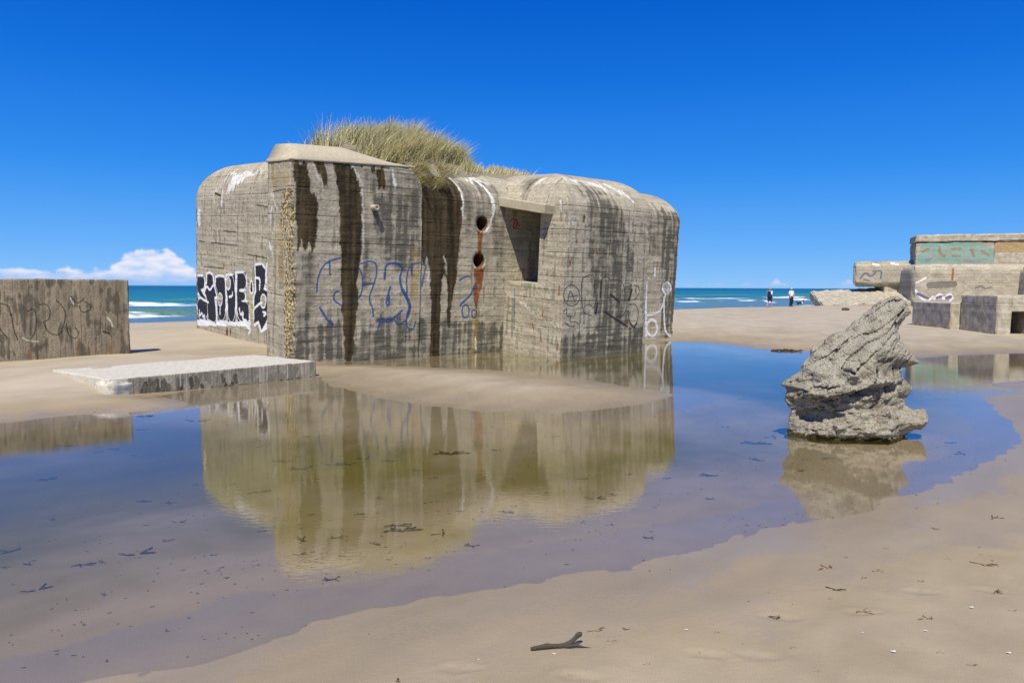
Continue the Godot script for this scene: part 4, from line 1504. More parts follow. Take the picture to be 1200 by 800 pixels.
func cap_mesh() -> ArrayMesh:
	# sloping slab: eave along the front and the left end, rising to a ridge, running out to the right
	var v := PackedVector3Array()
	var idx := PackedInt32Array()
	var nx := 60
	for i in nx + 1:
		var x := lerpf(-0.02, 3.45, float(i) / nx)
		var eave := 4.885 + 0.14 * maxf(x, 0.0) / 3.2
		var hip := clampf(x / 0.22, 0.0, 1.0)
		var rise := 0.40 * hip * clampf((3.5 - x) / 1.9, 0.0, 1.0) + 0.01
		var back := -1.32
		var nz := n_fine.get_noise_1d(x * 2.0) * 0.008
		v.append(Vector3(x, eave - 0.015, -0.2))
		v.append(Vector3(x, eave - 0.015, 0.07 + nz))
		v.append(Vector3(x, eave + 0.03, 0.075 + nz))
		v.append(Vector3(x, eave + 0.03 + rise * 0.55, -0.22))
		v.append(Vector3(x, eave + 0.03 + rise * 0.95, -0.5))
		v.append(Vector3(x, eave + 0.03 + rise * 1.05, back))
		v.append(Vector3(x, eave - 0.015, back))
	for i in nx:
		for k in 6:
			var a := i * 7 + k
			idx.append_array(PackedInt32Array([a, a + 1, a + 7, a + 1, a + 8, a + 7]))
	idx.append_array(PackedInt32Array([0, 2, 1, 0, 3, 2, 0, 4, 3, 0, 5, 4, 0, 6, 5]))
	var m := arrays_mesh(v, idx)
	var st := SurfaceTool.new()
	st.create_from(m, 0)
	st.deindex()
	st.set_smooth_group(-1)
	st.generate_normals()
	return st.commit()


# ------------------------------------------------------------------ grass on the roof
func mound(u: float, n: float) -> float:
	# sand blown onto the roof
	var a := 0.72 * exp(-pow((u - 4.7) / 1.9, 2.0) - pow((n + 2.6) / (1.9 if n < -2.6 else 1.3), 2.0))
	var b := 0.5 * exp(-pow((u - 2.8) / 1.2, 2.0) - pow((n + 2.2) / (1.5 if n < -2.2 else 1.0), 2.0))
	var c := 0.18 * exp(-pow((u - 8.0) / 2.2, 2.0) - pow((n + 2.6) / 1.6, 2.0))
	return maxf(a, maxf(b, c)) + 0.25 * minf(a, b)


func roof_y(u: float, n: float) -> float:
	var f := clampf(minf(-n / 2.2, (u - 1.2) / 0.7), 0.0, 1.0)
	var y := 4.15 + 1.15 * sqrt(maxf(0.0, 1.0 - pow(1.0 - f, 2.0)))
	if u > 6.84 and u < 10.39 and n > -4.0:
		var e := clampf(minf((2.46 - n) / 2.2, (u - 6.84) / 1.5), 0.0, 1.0)
		y = maxf(y, 4.15 + 1.15 * sqrt(maxf(0.0, 1.0 - pow(1.0 - e, 2.0))))
	return y


func build_grass() -> void:
	var rng := RandomNumberGenerator.new()
	rng.seed = 77
	# sand heap
	var hv := PackedVector3Array()
	var nu := 60
	var nn := 40
	for j in nn + 1:
		for i in nu + 1:
			var u := lerpf(1.4, 11.0, float(i) / nu)
			var n := lerpf(-6.0, -0.15, float(j) / nn)
			var m := mound(u, n)
			hv.append(Vector3(u, roof_y(u, n) + m - 0.05 - 0.5 * clampf(1.0 - m / 0.06, 0.0, 1.0) - (0.8 if u < 3.6 and n > -1.35 else 0.0) + n_mid.get_noise_2d(u * 2.0, n * 2.0) * 0.05 * clampf(m * 8.0, 0.0, 1.0), n))
	var heap := mesh_node("roof_sand", arrays_mesh(hv, grid_index(nu + 1, nn + 1)), roof_sand())
	heap.transform = bunker_frame
	tag(heap, "heap of blown sand under the grass on the bunker roof", "sand heap")
	# blades
	var v := PackedVector3Array()
	var idx := PackedInt32Array()
	var col := PackedColorArray()
	var tuft := FastNoiseLite.new()
	setup_noise(tuft, 17, 0.9, 2)
	var made := 0
	var tries := 0
	while made < 17000 and tries < 200000:
		tries += 1
		var u := rng.randf_range(1.5, 10.2)
		var n := rng.randf_range(-5.2, 0.12)
		var m := mound(u, n)
		var edge_hang := u > 3.3 and u < 5.3 and n > -1.6
		if n > -0.12:
			continue
		var want := clampf((m - 0.07) * 5.0, 0.0, 1.0)
		if edge_hang:
			want = maxf(want, 0.9 * exp(-pow((u - 4.15) / 0.7, 2.0)))
		elif n > -0.75:
			want *= 0.05
		if u < 2.2 - 0.25 * n:
			want *= 0.12
		var tf := tuft.get_noise_2d(u * 1.6, n * 1.6)
		if rng.randf() > want * clampf(0.5 + tf * 2.2, 0.05, 1.0):
			continue
		made += 1
		var low := clampf((u - 6.2) / 1.0, 0.0, 1.0)
		var hgt := lerpf(rng.randf_range(0.38, 0.82), rng.randf_range(0.2, 0.42), low) * (0.85 + 0.75 * tf)
		if m < 0.2:
			hgt *= 0.7
		if edge_hang and n > -1.0:
			hgt *= 0.74
		var base := Vector3(u, roof_y(u, n) + m - 0.05, n)
		# wind bends them to the right and away; those at the front rim hang over it
		var lean := Vector3(rng.randf_range(-0.25, 0.75), 0, rng.randf_range(-0.45, 0.45))
		if n > -2.0:
			lean.z += 0.4 * clampf((n + 2.0) / 1.5, 0.0, 1.0)
		var droop := rng.randf_range(0.05, 0.4)
		if edge_hang and n > -1.1:
			lean.z += rng.randf_range(0.5, 1.2)
			lean.x += rng.randf_range(-0.5, 0.1)
			droop = rng.randf_range(0.5, 1.25)
		if u < 2.6:
			lean.x -= rng.randf_range(0.0, 0.5) * (2.6 - u)
		var side := Vector3(rng.randf_range(-1, 1), 0, rng.randf_range(-1, 1)).normalized() * rng.randf_range(0.008, 0.015)
		var dead := clampf(rng.randf() * 0.9 + 0.35 * tf + 0.25 * low, 0.0, 1.0)
		var c := Color(0.26, 0.28, 0.12).lerp(Color(0.68, 0.60, 0.38), dead)
		if edge_hang:
			c = c.lerp(Color(0.58, 0.50, 0.28), 0.45)
		var kk := rng.randf_range(0.75, 1.2)
		c = Color(c.r * kk, c.g * kk, c.b * kk)
		var b0 := v.size()
		for k in 4:
			var t := k / 3.0
			var p := base + Vector3(0, hgt * (t - droop * t * t * 0.75), 0) + lean * hgt * (0.35 * t + 0.65 * t * t)
			var w := side * (1.0 - t * 0.92)
			v.append(p - w)
			v.append(p + w)
			col.append(c)
			col.append(c)
		for k in 3:
			var q := b0 + k * 2
			idx.append_array(PackedInt32Array([q, q + 1, q + 2, q + 1, q + 3, q + 2]))
	var g := mesh_node("dune_grass", arrays_mesh(v, idx, PackedVector2Array(), col), M.grass)
	g.transform = bunker_frame
	g.set_meta("kind", "stuff")
	tag(g, "straw and green dune grass growing on the bunker roof", "grass")


func roof_sand() -> Material:
	var m := std(Color(0.24, 0.21, 0.15).linear_to_srgb(), 0.95, 0.2)
	bump(m, M.sand.heightmap_texture, 2.0)
	triplanar(m, 1.0)
	return m


# ------------------------------------------------------------------ other concrete
func build_beach_wall() -> void:
	var L := 6.5
	var H := 2.35
	var ink := [44, 42, 40]
	var pale := [205, 200, 188]
	var lines := []
	# scrawl on the visible end; metres from the left end and from the foot of the wall
	for s in [[4.0, 1.55, 4.02, 1.2, 4.1, 0.95], [4.32, 1.6, 4.45, 1.7, 4.5, 1.35, 4.42, 1.05, 4.3, 0.9], [4.55, 1.75, 4.7, 1.78, 4.78, 1.6, 4.74, 1.4, 4.62, 1.35], [4.62, 1.35, 4.7, 1.1, 4.9, 1.02, 5.02, 1.12], [4.9, 1.86, 5.02, 1.72, 5.1, 1.55, 5.05, 1.3, 4.98, 1.1], [5.2, 1.95, 5.35, 1.75, 5.5, 1.9], [5.38, 1.72, 5.42, 1.55, 5.6, 1.58, 5.65, 1.72, 5.5, 1.82], [5.1, 1.3, 5.12, 1.0, 5.3, 0.92, 5.36, 1.08, 5.28, 1.2], [3.6, 1.7, 3.7, 1.3, 3.9, 1.0], [3.75, 1.8, 3.95, 1.75, 3.98, 1.5]]:
		lines.append([ink, 0.022, 0.75, s])
	lines.append([pale, 0.03, 0.8, [5.2, 1.9, 5.26, 1.75]])
	lines.append([pale, 0.04, 0.8, [6.0, 1.42, 6.08, 1.3, 6.1, 1.2]])
	lines.append([pale, 0.03, 0.7, [4.2, 1.0, 4.3, 0.92, 4.5, 0.9]])
	lines.append([ink, 0.05, 0.8, [5.9, 1.08, 6.02, 1.03]])
	for x in [4.3, 5.3, 6.03]:
		lines.append([[122, 78, 48], 0.05, 0.5, [x, 0.4, x + 0.01, 0.7]])
		lines.append([[118, 76, 48], 0.02, 0.5, [x + 0.03, 0.5, x + 0.04, 0.95]])
	lines.append([[120, 74, 46], 0.05, 0.5, [4.1, 1.3, 4.1, 1.65]])
	var m := wall_print(101, 832, 300, true, 128.0, lines, 0.56, 0.62, 0.785)
	var yaw := deg_to_rad(42.0)
	var o := mesh_node("beach_wall", worn_box(Vector3(L, H, 0.38), 0.03, 0.06, 0.014, 2.0), m)
	var dir := Vector3(cos(yaw), 0, -sin(yaw))
	var nor := Vector3(sin(yaw), 0, cos(yaw))
	o.position = Vector3(-9.58, 0.86, -19.2) - dir * (L * 0.5) - nor * 0.19
	o.rotation.y = yaw
	tag(o, "low concrete wall with vertical board marks and dark scrawls, half sunk in sand", "wall")


func build_platform() -> void:
	# the slab whose front edge stands in the water; blown sand covers its back
	var a := Vector3(-6.75, 0, -12.75)
	var b := Vector3(-4.14, 0, -16.11)
	var dir := (b - a).normalized()
	var L := (b - a).length()
	var yaw := atan2(-dir.z, dir.x)
	var nor := Vector3(sin(yaw), 0, cos(yaw))
	var lines := []
	var rng := RandomNumberGenerator.new()
	rng.seed = 6
	for k in 70:
		var x := 0.3 + 2.2 * rng.randf() * rng.randf()
		var y := rng.randf_range(0.25, 0.58)
		lines.append([[44, 41, 35], rng.randf_range(0.03, 0.1), rng.randf_range(0.3, 0.75), [x, y, x + rng.randf_range(-0.05, 0.05), y - rng.randf_range(0.02, 0.12), x + rng.randf_range(-0.05, 0.05), y - 0.14]])
	for k in 9:
		var x := rng.randf_range(0.2, L)
		lines.append([[206, 200, 188], 0.025, 0.6, [x, 0.63, x, rng.randf_range(0.2, 0.5)]])
	for k in 40:
		var x := rng.randf_range(0.2, L)
		lines.append([[58, 50, 22], 0.07, 0.6, [x, 0.26, x + 0.1, 0.26 + rng.randf_range(0.0, 0.06)]])
	var m := wall_print(111, 560, 84, true, 128.0, lines, 0.62, 0.35)
	var o := thing("concrete_slab", "flat concrete slab with a dark stained edge, reaching into the pond", "slab", (a + b) * 0.5 - nor * 1.1 + Vector3(0, 0.02, 0), yaw)
	mesh_node("slab_body", worn_box(Vector3(L, 0.62, 2.2), 0.02, 0.09, 0.010, 3.0), M.cast, o)
	var f := mesh_node("slab_edge", worn_box(Vector3(L - 0.32, 0.60, 0.10), 0.015, 0.05, 0.007, 5.0), m, o)
	f.position = Vector3(0.16, 0.0, 1.065)
	var c := mesh_node("broken_corner", worn_box(Vector3(0.5, 0.60, 0.42), 0.09, 0.04, 0.03, 9.0), M.cast, o)
	c.position = Vector3(-L * 0.5 + 0.18, -0.02, 0.93)
	c.rotation.y = 0.2


func build_far_bunker() -> void:
	var yaw := deg_to_rad(-11.0)
	var o := thing("far_bunker", "large bunker behind the low entrance, turquoise graffiti on its upper storey", "bunker", Vector3(32.1, 0.0, -61.6), yaw)
	var teal := [84, 178, 172]
	var blue := [110, 128, 160]
	var br := [120, 100, 70]
	var lines := []
	lines.append([[124, 150, 142], 0.0, 0.55, [0.1, 0.1, 5.5, 0.1, 5.6, 0.5, 5.5, 1.2, 4.8, 1.75, 0.4, 1.75]])
	for s in [[0.3, 1.5, 0.9, 0.9, 0.3, 0.5], [1.4, 1.6, 1.55, 0.8, 2.0, 0.5, 2.4, 0.7], [1.9, 1.6, 2.0, 1.1], [2.5, 1.5, 3.1, 1.6, 3.4, 1.4], [2.6, 0.9, 3.3, 1.0, 3.4, 0.6, 2.6, 0.45], [3.7, 1.6, 3.8, 0.7, 4.3, 0.4], [4.2, 1.4, 5.0, 1.3, 5.5, 0.9, 5.5, 0.5, 5.0, 0.3], [0.1, 0.2, 1.6, 0.15], [2.4, 0.3, 3.0, 0.2], [0.5, 1.75, 4.2, 1.8], [0.2, 0.8, 0.7, 0.3], [4.4, 0.9, 4.9, 0.5], [1.2, 1.2, 0.9, 1.5]]:
		lines.append([teal, 0.1, 0.8, s])
	for s in [[1.7, 1.4, 1.75, 0.9, 2.1, 0.7], [2.6, 1.3, 3.2, 1.3], [2.7, 0.75, 3.2, 0.7], [4.0, 1.2, 4.2, 0.7], [4.7, 1.1, 5.2, 0.8], [0.5, 1.1, 0.9, 1.3]]:
		lines.append([br, 0.2, 0.55, s])
	for s in [[0.8, 0.3, 1.2, 0.6], [3.5, 0.3, 4.6, 0.15], [5.6, 1.2, 5.8, 0.6]]:
		lines.append([blue, 0.2, 0.6, s])
	var upper := wall_print(121, 448, 144, false, 80.0, lines, 0.69, 0.2)
	# upper storey: wall, roof slab with a shadow gap, brick infill and an opening
	var deck := Node3D.new()
	deck.name = "upper_storey"
	o.add_child(deck)
	deck.position = Vector3(0.75, 0.0, -2.2)
	deck.rotation.y = deg_to_rad(-9.0)
	mesh_node("painted_wall", worn_box(Vector3(5.6, 1.78, 3.4), 0.04, 0.3, 0.06, 1.0), upper, deck).position = Vector3(2.8, 4.77, -1.7)
	mesh_node("parapet", worn_box(Vector3(8.4, 0.93, 3.4), 0.04, 0.3, 0.02, 3.0), M.concrete, deck).position = Vector3(9.8, 4.345, -1.7)
	mesh_node("pier", worn_box(Vector3(4.3, 0.86, 3.3), 0.04, 0.3, 0.02, 4.0), M.concrete, deck).position = Vector3(11.85, 5.23, -1.7)
	mesh_node("back_wall", worn_box(Vector3(4.2, 0.86, 0.4), 0.03, 0.3, 0.02, 5.0), M.concrete, deck).position = Vector3(7.7, 5.23, -3.2)
	mesh_node("roof_slab", worn_box(Vector3(14.15, 0.62, 3.5), 0.12, 0.3, 0.06, 6.0), M.concrete, deck).position = Vector3(7.02, 6.03, -1.68)
	mesh_node("brick_infill", worn_box(Vector3(2.9, 0.86, 0.4), 0.02, 0.15, 0.035, 7.0), brick_mat(), deck).position = Vector3(7.06, 5.23, -0.24)
	# main storey with rounded shoulders
	var l2 := []
	for s in [[0.25, 1.7, 0.6, 1.0, 1.2, 0.85, 1.5, 1.2], [1.6, 1.0, 2.0, 1.5, 2.3, 1.0], [2.3, 1.0, 2.7, 1.5, 3.0, 1.1, 2.8, 0.9], [0.3, 2.3, 0.9, 2.7]]:
		l2.append([[226, 224, 234], 0.16, 0.9, s])
	for s in [[0.4, 1.4, 1.1, 1.05], [1.8, 1.1, 2.1, 1.2], [2.5, 1.1, 2.8, 1.2]]:
		l2.append([[92, 84, 128], 0.22, 0.85, s])
	l2.append([[150, 156, 186], 0.0, 0.5, [0.1, 0.2, 3.2, 0.2, 3.3, 0.8, 0.2, 0.9]])
	l2.append([[58, 58, 58], 0.5, 0.5, [1.2, 2.1, 3.0, 2.2]])
	l2.append([[70, 68, 66], 0.12, 0.5, [4.6, 1.9, 5.0, 2.1, 5.3, 1.8, 5.7, 2.0]])
	l2.append([[142, 84, 48], 0.16, 0.9, [2.9, 3.4, 2.88, 2.55]])
	l2.append([[140, 60, 44], 0.2, 0.7, [0.05, 0.1, 0.7, 0.12]])
	var lower := wall_print(131, 560, 160, false, 42.0, l2, 0.69, 0.22)
	var mw := mesh_node("lower_wall", worn_box(Vector3(13.2, 3.8, 8.0), 0.75, 0.35, 0.06, 2.0), lower, o)
	mw.position = Vector3(6.6, 2.02, -4.0)
	var sb := mesh_node("shoulder", worn_box(Vector3(6.5, 3.75, 3.0), 0.8, 0.35, 0.06, 3.0), M.concrete, o)
	sb.position = Vector3(10.9, 2.0, 0.4)
	# arm reaching left above the ledge, on a foot
	var l3 := []
	for s in [[0.6, 0.7, 1.0, 1.3, 1.4, 0.8, 1.8, 1.2], [1.6, 1.3, 2.3, 1.4, 2.2, 0.7], [0.9, 0.6, 1.3, 0.5]]:
		l3.append([[84, 92, 110], 0.15, 0.75, s])
	for s in [[1.6, 1.95, 2.0, 1.85], [3.0, 2.0, 3.5, 1.9]]:
		l3.append([[225, 225, 225], 0.2, 0.8, s])
	var arm := mesh_node("arm", worn_box(Vector3(6.0, 2.15, 4.0), 0.42, 0.3, 0.06, 4.0), wall_print(141, 256, 92, false, 42.0, l3, 0.69, 0.15), o)
	arm.position = Vector3(-0.1, 3.18, -5.6)
	arm.rotation.y = deg_to_rad(-16.0)
	var foot := mesh_node("foot", worn_box(Vector3(4.2, 1.9, 3.2), 0.1, 0.3, 0.03, 5.0), M.concrete, o)
	foot.position = Vector3(1.0, 1.3, -5.6)
	# sloping ledge on the sand
	var led := mesh_node("ledge", worn_box(Vector3(9.6, 0.8, 5.6), 0.12, 0.25, 0.11, 6.0), M.concrete, o)
	led.position = Vector3(-1.9, 1.0, -3.4)
	led.rotation = Vector3(deg_to_rad(12.0), 0, deg_to_rad(3.5))


func brick_mat() -> Material:
	var m := std(Color.WHITE, 0.95, 0.2)
	m.albedo_texture = noise_tex(151, 0.09, 3, 128, rgb(122, 106, 82), rgb(200, 172, 128))
	triplanar(m, 0.8)
	return m


func build_low_entrance() -> void:
	var yaw := deg_to_rad(-3.0)
	var o := thing("sunken_entrance", "low concrete entrance with stepped side walls and a square black opening", "bunker entrance", Vector3(18.25, 0.0, -28.9), yaw)
	var C: Material = M.concrete
	# the stepped wing behind
	mesh_node("step_wall", worn_box(Vector3(3.6, 1.75, 3.4), 0.04, 0.14, 0.018, 11.0), C, o).position = Vector3(1.45, 0.46, -4.35)
	# walls round the opening
	mesh_node("side_wall", worn_box(Vector3(0.55, 2.1, 2.6), 0.05, 0.12, 0.018, 12.0), C, o).position = Vector3(0.28, 0.63, -1.3)
	mesh_node("door_head", worn_box(Vector3(4.6, 0.62, 2.6), 0.05, 0.14, 0.018, 13.0), C, o).position = Vector3(2.86, 1.37, -1.3)
	mesh_node("front_wall", worn_box(Vector3(3.9, 1.8, 2.6), 0.05, 0.14, 0.018, 14.0), C, o).position = Vector3(3.25, 0.15, -1.36)
	mesh_node("inner_wall", worn_box(Vector3(1.2, 1.7, 0.3), 0.03, 0.3, 0.01, 15.0), C, o).position = Vector3(0.8, 0.3, -2.4)


# ------------------------------------------------------------------ the rock in the pond
const ROCK = [0.467, 1.815, 0.572, 1.775, 0.655, 1.71, 0.702, 1.527, 0.65, 1.41, 0.603, 1.24, 0.689, 1.097, 0.815, 0.945, 0.702, 0.909, 0.598, 0.875, 0.611, 0.757, 0.742, 0.614, 0.689, 0.509, 0.655, 0.392, 0.781, 0.326, 0.911, 0.345, 0.948, 0.235, 0.872, 0.073, 0.702, 0.047, 0.629, -0.013, 0.598, -0.313, 0.076, -0.313, -0.577, -0.313, -0.838, -0.052, -0.799, 0.131, -0.773, 0.261, -0.851, 0.444, -0.838, 0.548, -0.916, 0.634, -0.838, 0.705, -0.668, 0.809, -0.655, 0.901, -0.551, 1.018, -0.538, 1.123, -0.316, 1.266, -0.055, 1.423, 0.154, 1.619, 0.311, 1.749]

func rock_sd(x: float, y: float) -> float:
	var best := 1e9
	var inside := false
	for k in range(0, ROCK.size(), 2):
		var j := (k + 2) % ROCK.size()
		var a := Vector2(ROCK[k], ROCK[k + 1])
		var b := Vector2(ROCK[j], ROCK[j + 1])
		var q := Vector2(x, y)
		var ab := b - a
		var t := clampf((q - a).dot(ab) / ab.length_squared(), 0.0, 1.0)
		best = minf(best, (q - a - ab * t).length())
		if (a.y <= y) != (b.y <= y) and x < a.x + (y - a.y) / (b.y - a.y) * ab.x:
			inside = not inside
	return -best if inside else best


func build_rock() -> void:
	var cell := 0.0165
	var lo := Vector3(-1.05, -0.3, -0.85)
	var nx := int(2.2 / cell)
	var ny := int(2.3 / cell)
	var nz := int(1.7 / cell)
	var f := PackedFloat32Array()
	f.resize(nx * ny * nz)
	var sd2 := PackedFloat32Array()
	sd2.resize(nx * ny)
	for y in ny:
		for x in nx:
			sd2[y * nx + x] = rock_sd(lo.x + x * cell, lo.y + y * cell)
	var rg := FastNoiseLite.new()
	setup_noise(rg, 201, 1.0, 4)
	rg.fractal_type = FastNoiseLite.FRACTAL_RIDGED
	var fb := FastNoiseLite.new()
	setup_noise(fb, 202, 3.2, 4)
	var ce := FastNoiseLite.new()
	setup_noise(ce, 203, 1.0, 1)
	ce.noise_type = FastNoiseLite.TYPE_CELLULAR
	ce.fractal_type = FastNoiseLite.FRACTAL_NONE
	ce.cellular_return_type = FastNoiseLite.RETURN_DISTANCE2_SUB
	var sb := FastNoiseLite.new()
	setup_noise(sb, 204, 1.0, 2)
	for y in ny:
		var py := lo.y + y * cell
		for x in nx:
			var px := lo.x + x * cell
			var d := sd2[y * nx + x]
			var din := -d
			# bedding: steep in the upper part, flat near the foot
			var ang := deg_to_rad(lerpf(4.0, 38.0, clampf((py - 0.35) / 0.55, 0.0, 1.0)))
			var al := px * cos(ang) + py * sin(ang)
			var ac := -px * sin(ang) + py * cos(ang)
			var brk := py - (0.62 + 0.18 * px)            # the overhanging edge of the upper mass
			var foot := py - (0.36 + 0.10 * px)
			var T := 0.0
			if din > -0.12:
				T = 0.56 * pow(clampf((din + 0.02) / 0.42, 0.0, 1.0), 0.62)
			var shape := 1.0
			if brk > 0.0:
				shape = 1.05 - 0.45 * clampf(brk / 1.0, 0.0, 1.0)
			elif foot > 0.0:
				shape = 0.72
			else:
				shape = 0.86 + 0.25 * clampf(-foot / 0.3, 0.0, 1.0)
			for z in nz:
				var pz := lo.z + z * cell
				var at := (z * ny + y) * nx + x
				if din < -0.14:
					f[at] = d
					continue
				var tz := T * (shape if pz > 0.0 else 0.85)
				var q := absf(pz) - tz
				if absf(q) > 0.3 and q > 0.0:
					f[at] = q
					continue
				if q < -0.3:
					f[at] = q
					continue
				var r1 := rg.get_noise_3d(al * 0.8, ac * 3.6, pz * 1.2)
				var b := fb.get_noise_3d(px, py, pz)
				var b2 := fb.get_noise_3d(px * 3.5, py * 3.5, pz * 3.5)
				var wv := b * 0.05
				# blocks broken along the bedding, and narrow deep cracks
				var c1 := ce.get_noise_3d(al * 2.2 + wv * 6.0, (ac + wv) * 5.0, pz * 2.4)
				var c2 := ce.get_noise_3d(al * 6.0, ac * 10.0, pz * 7.0)
				var cr := absf(sb.get_noise_3d(al * 0.9, (ac + wv * 0.5) * 5.2, pz * 0.7))
				q += 0.055 * (r1 - 0.1) + 0.07 * b + 0.026 * b2 - 0.095 * (c1 + 0.45) - 0.045 * (c2 + 0.5)
				q += 0.12 * clampf(1.0 - cr / 0.09, 0.0, 1.0) * clampf((py - 0.35) * 4.0, 0.25, 1.0)
				if din < 0.0:
					q = maxf(q, -din * 0.8)
				var ox := px + b * 0.10 + b2 * 0.03
				var oy := py + b2 * 0.035 + b * 0.03
				# hollows: under the left overhang and behind the right shoulder
				var e1 := pow((ox + 0.58) / 0.40, 2.0) + pow((oy - 0.33 - 0.12 * px) / 0.12, 2.0) + pow((pz - 0.42) / 0.42, 2.0)
				q = maxf(q, (1.0 - sqrt(e1)) * 0.13)
				var e2 := pow((ox - 0.64) / 0.09, 2.0) + pow((oy - 1.36) / 0.22, 2.0) + pow((pz - 0.12) / 0.4, 2.0)
				q = maxf(q, (1.0 - sqrt(e2)) * 0.08)
				var e3 := pow((ox - 0.1) / 0.55, 2.0) + pow((oy - 0.60 - 0.25 * px) / 0.07, 2.0) + pow((pz - 0.55) / 0.25, 2.0)
				q = maxf(q, (1.0 - sqrt(e3)) * 0.07)
				f[at] = q
	var tint := func(p: Vector3) -> Color:
		var b := fb.get_noise_3d(p.x * 0.9, p.y * 0.9, p.z * 0.9)
		var b2 := fb.get_noise_3d(p.x * 5.0 + 4.0, p.y * 5.0, p.z * 5.0)
		var c := Color(0.52, 0.49, 0.42)
		c = c.lerp(Color(0.30, 0.28, 0.235), clampf(b * 1.1 + 0.05, 0.0, 0.7))
		c = c.lerp(Color(0.60, 0.58, 0.52), clampf(-b * 1.0 - 0.1, 0.0, 0.7))
		# pebbly brown conglomerate low on the rock
		if p.y < 0.62 and b2 > 0.1:
			c = c.lerp(Color(0.26, 0.17, 0.10), clampf((b2 - 0.1) * 3.0, 0.0, 0.7))
		# algae at the water line
		if p.y + b2 * 0.06 < 0.035:
			c = Color(0.10, 0.08, 0.035)
		return c
	var o := mesh_node("rock", nets(f, nx, ny, nz, lo, cell, tint), M.rock)
	o.position = Vector3(4.47, 0.0, -10.0)
	o.rotation.y = deg_to_rad(-6.0)
	tag(o, "jagged grey layered rock leaning up out of the pond", "rock")


# ------------------------------------------------------------------ people and dog
func hand_caps(w: Vector3, dir: Vector3, out: Vector3) -> Array:
	# palm, four curled fingers and a thumb from the wrist w
	var caps := []
	var d := dir.normalized()
	var side := d.cross(out).normalized()
	var palm := w + d * 0.085
	caps.append([w, palm, 0.026, 0.036])
	for k in 4:
		var off := (k - 1.5) * 0.021
		var ln: float = [0.058, 0.072, 0.068, 0.052][k]
		var a := palm + side * off
		var b := a + d * ln * 0.55 + out * 0.008
		caps.append([a, b, 0.0105, 0.0095])
		caps.append([b, b + d * ln * 0.4 + out * 0.02, 0.0095, 0.0085])
	var t0 := w + d * 0.03 + side * 0.03
	var t1 := t0 + d * 0.03 + side * 0.03 + out * 0.01
	caps.append([t0, t1, 0.014, 0.012])
	caps.append([t1, t1 + d * 0.032 + side * 0.006, 0.012, 0.010])
	return caps


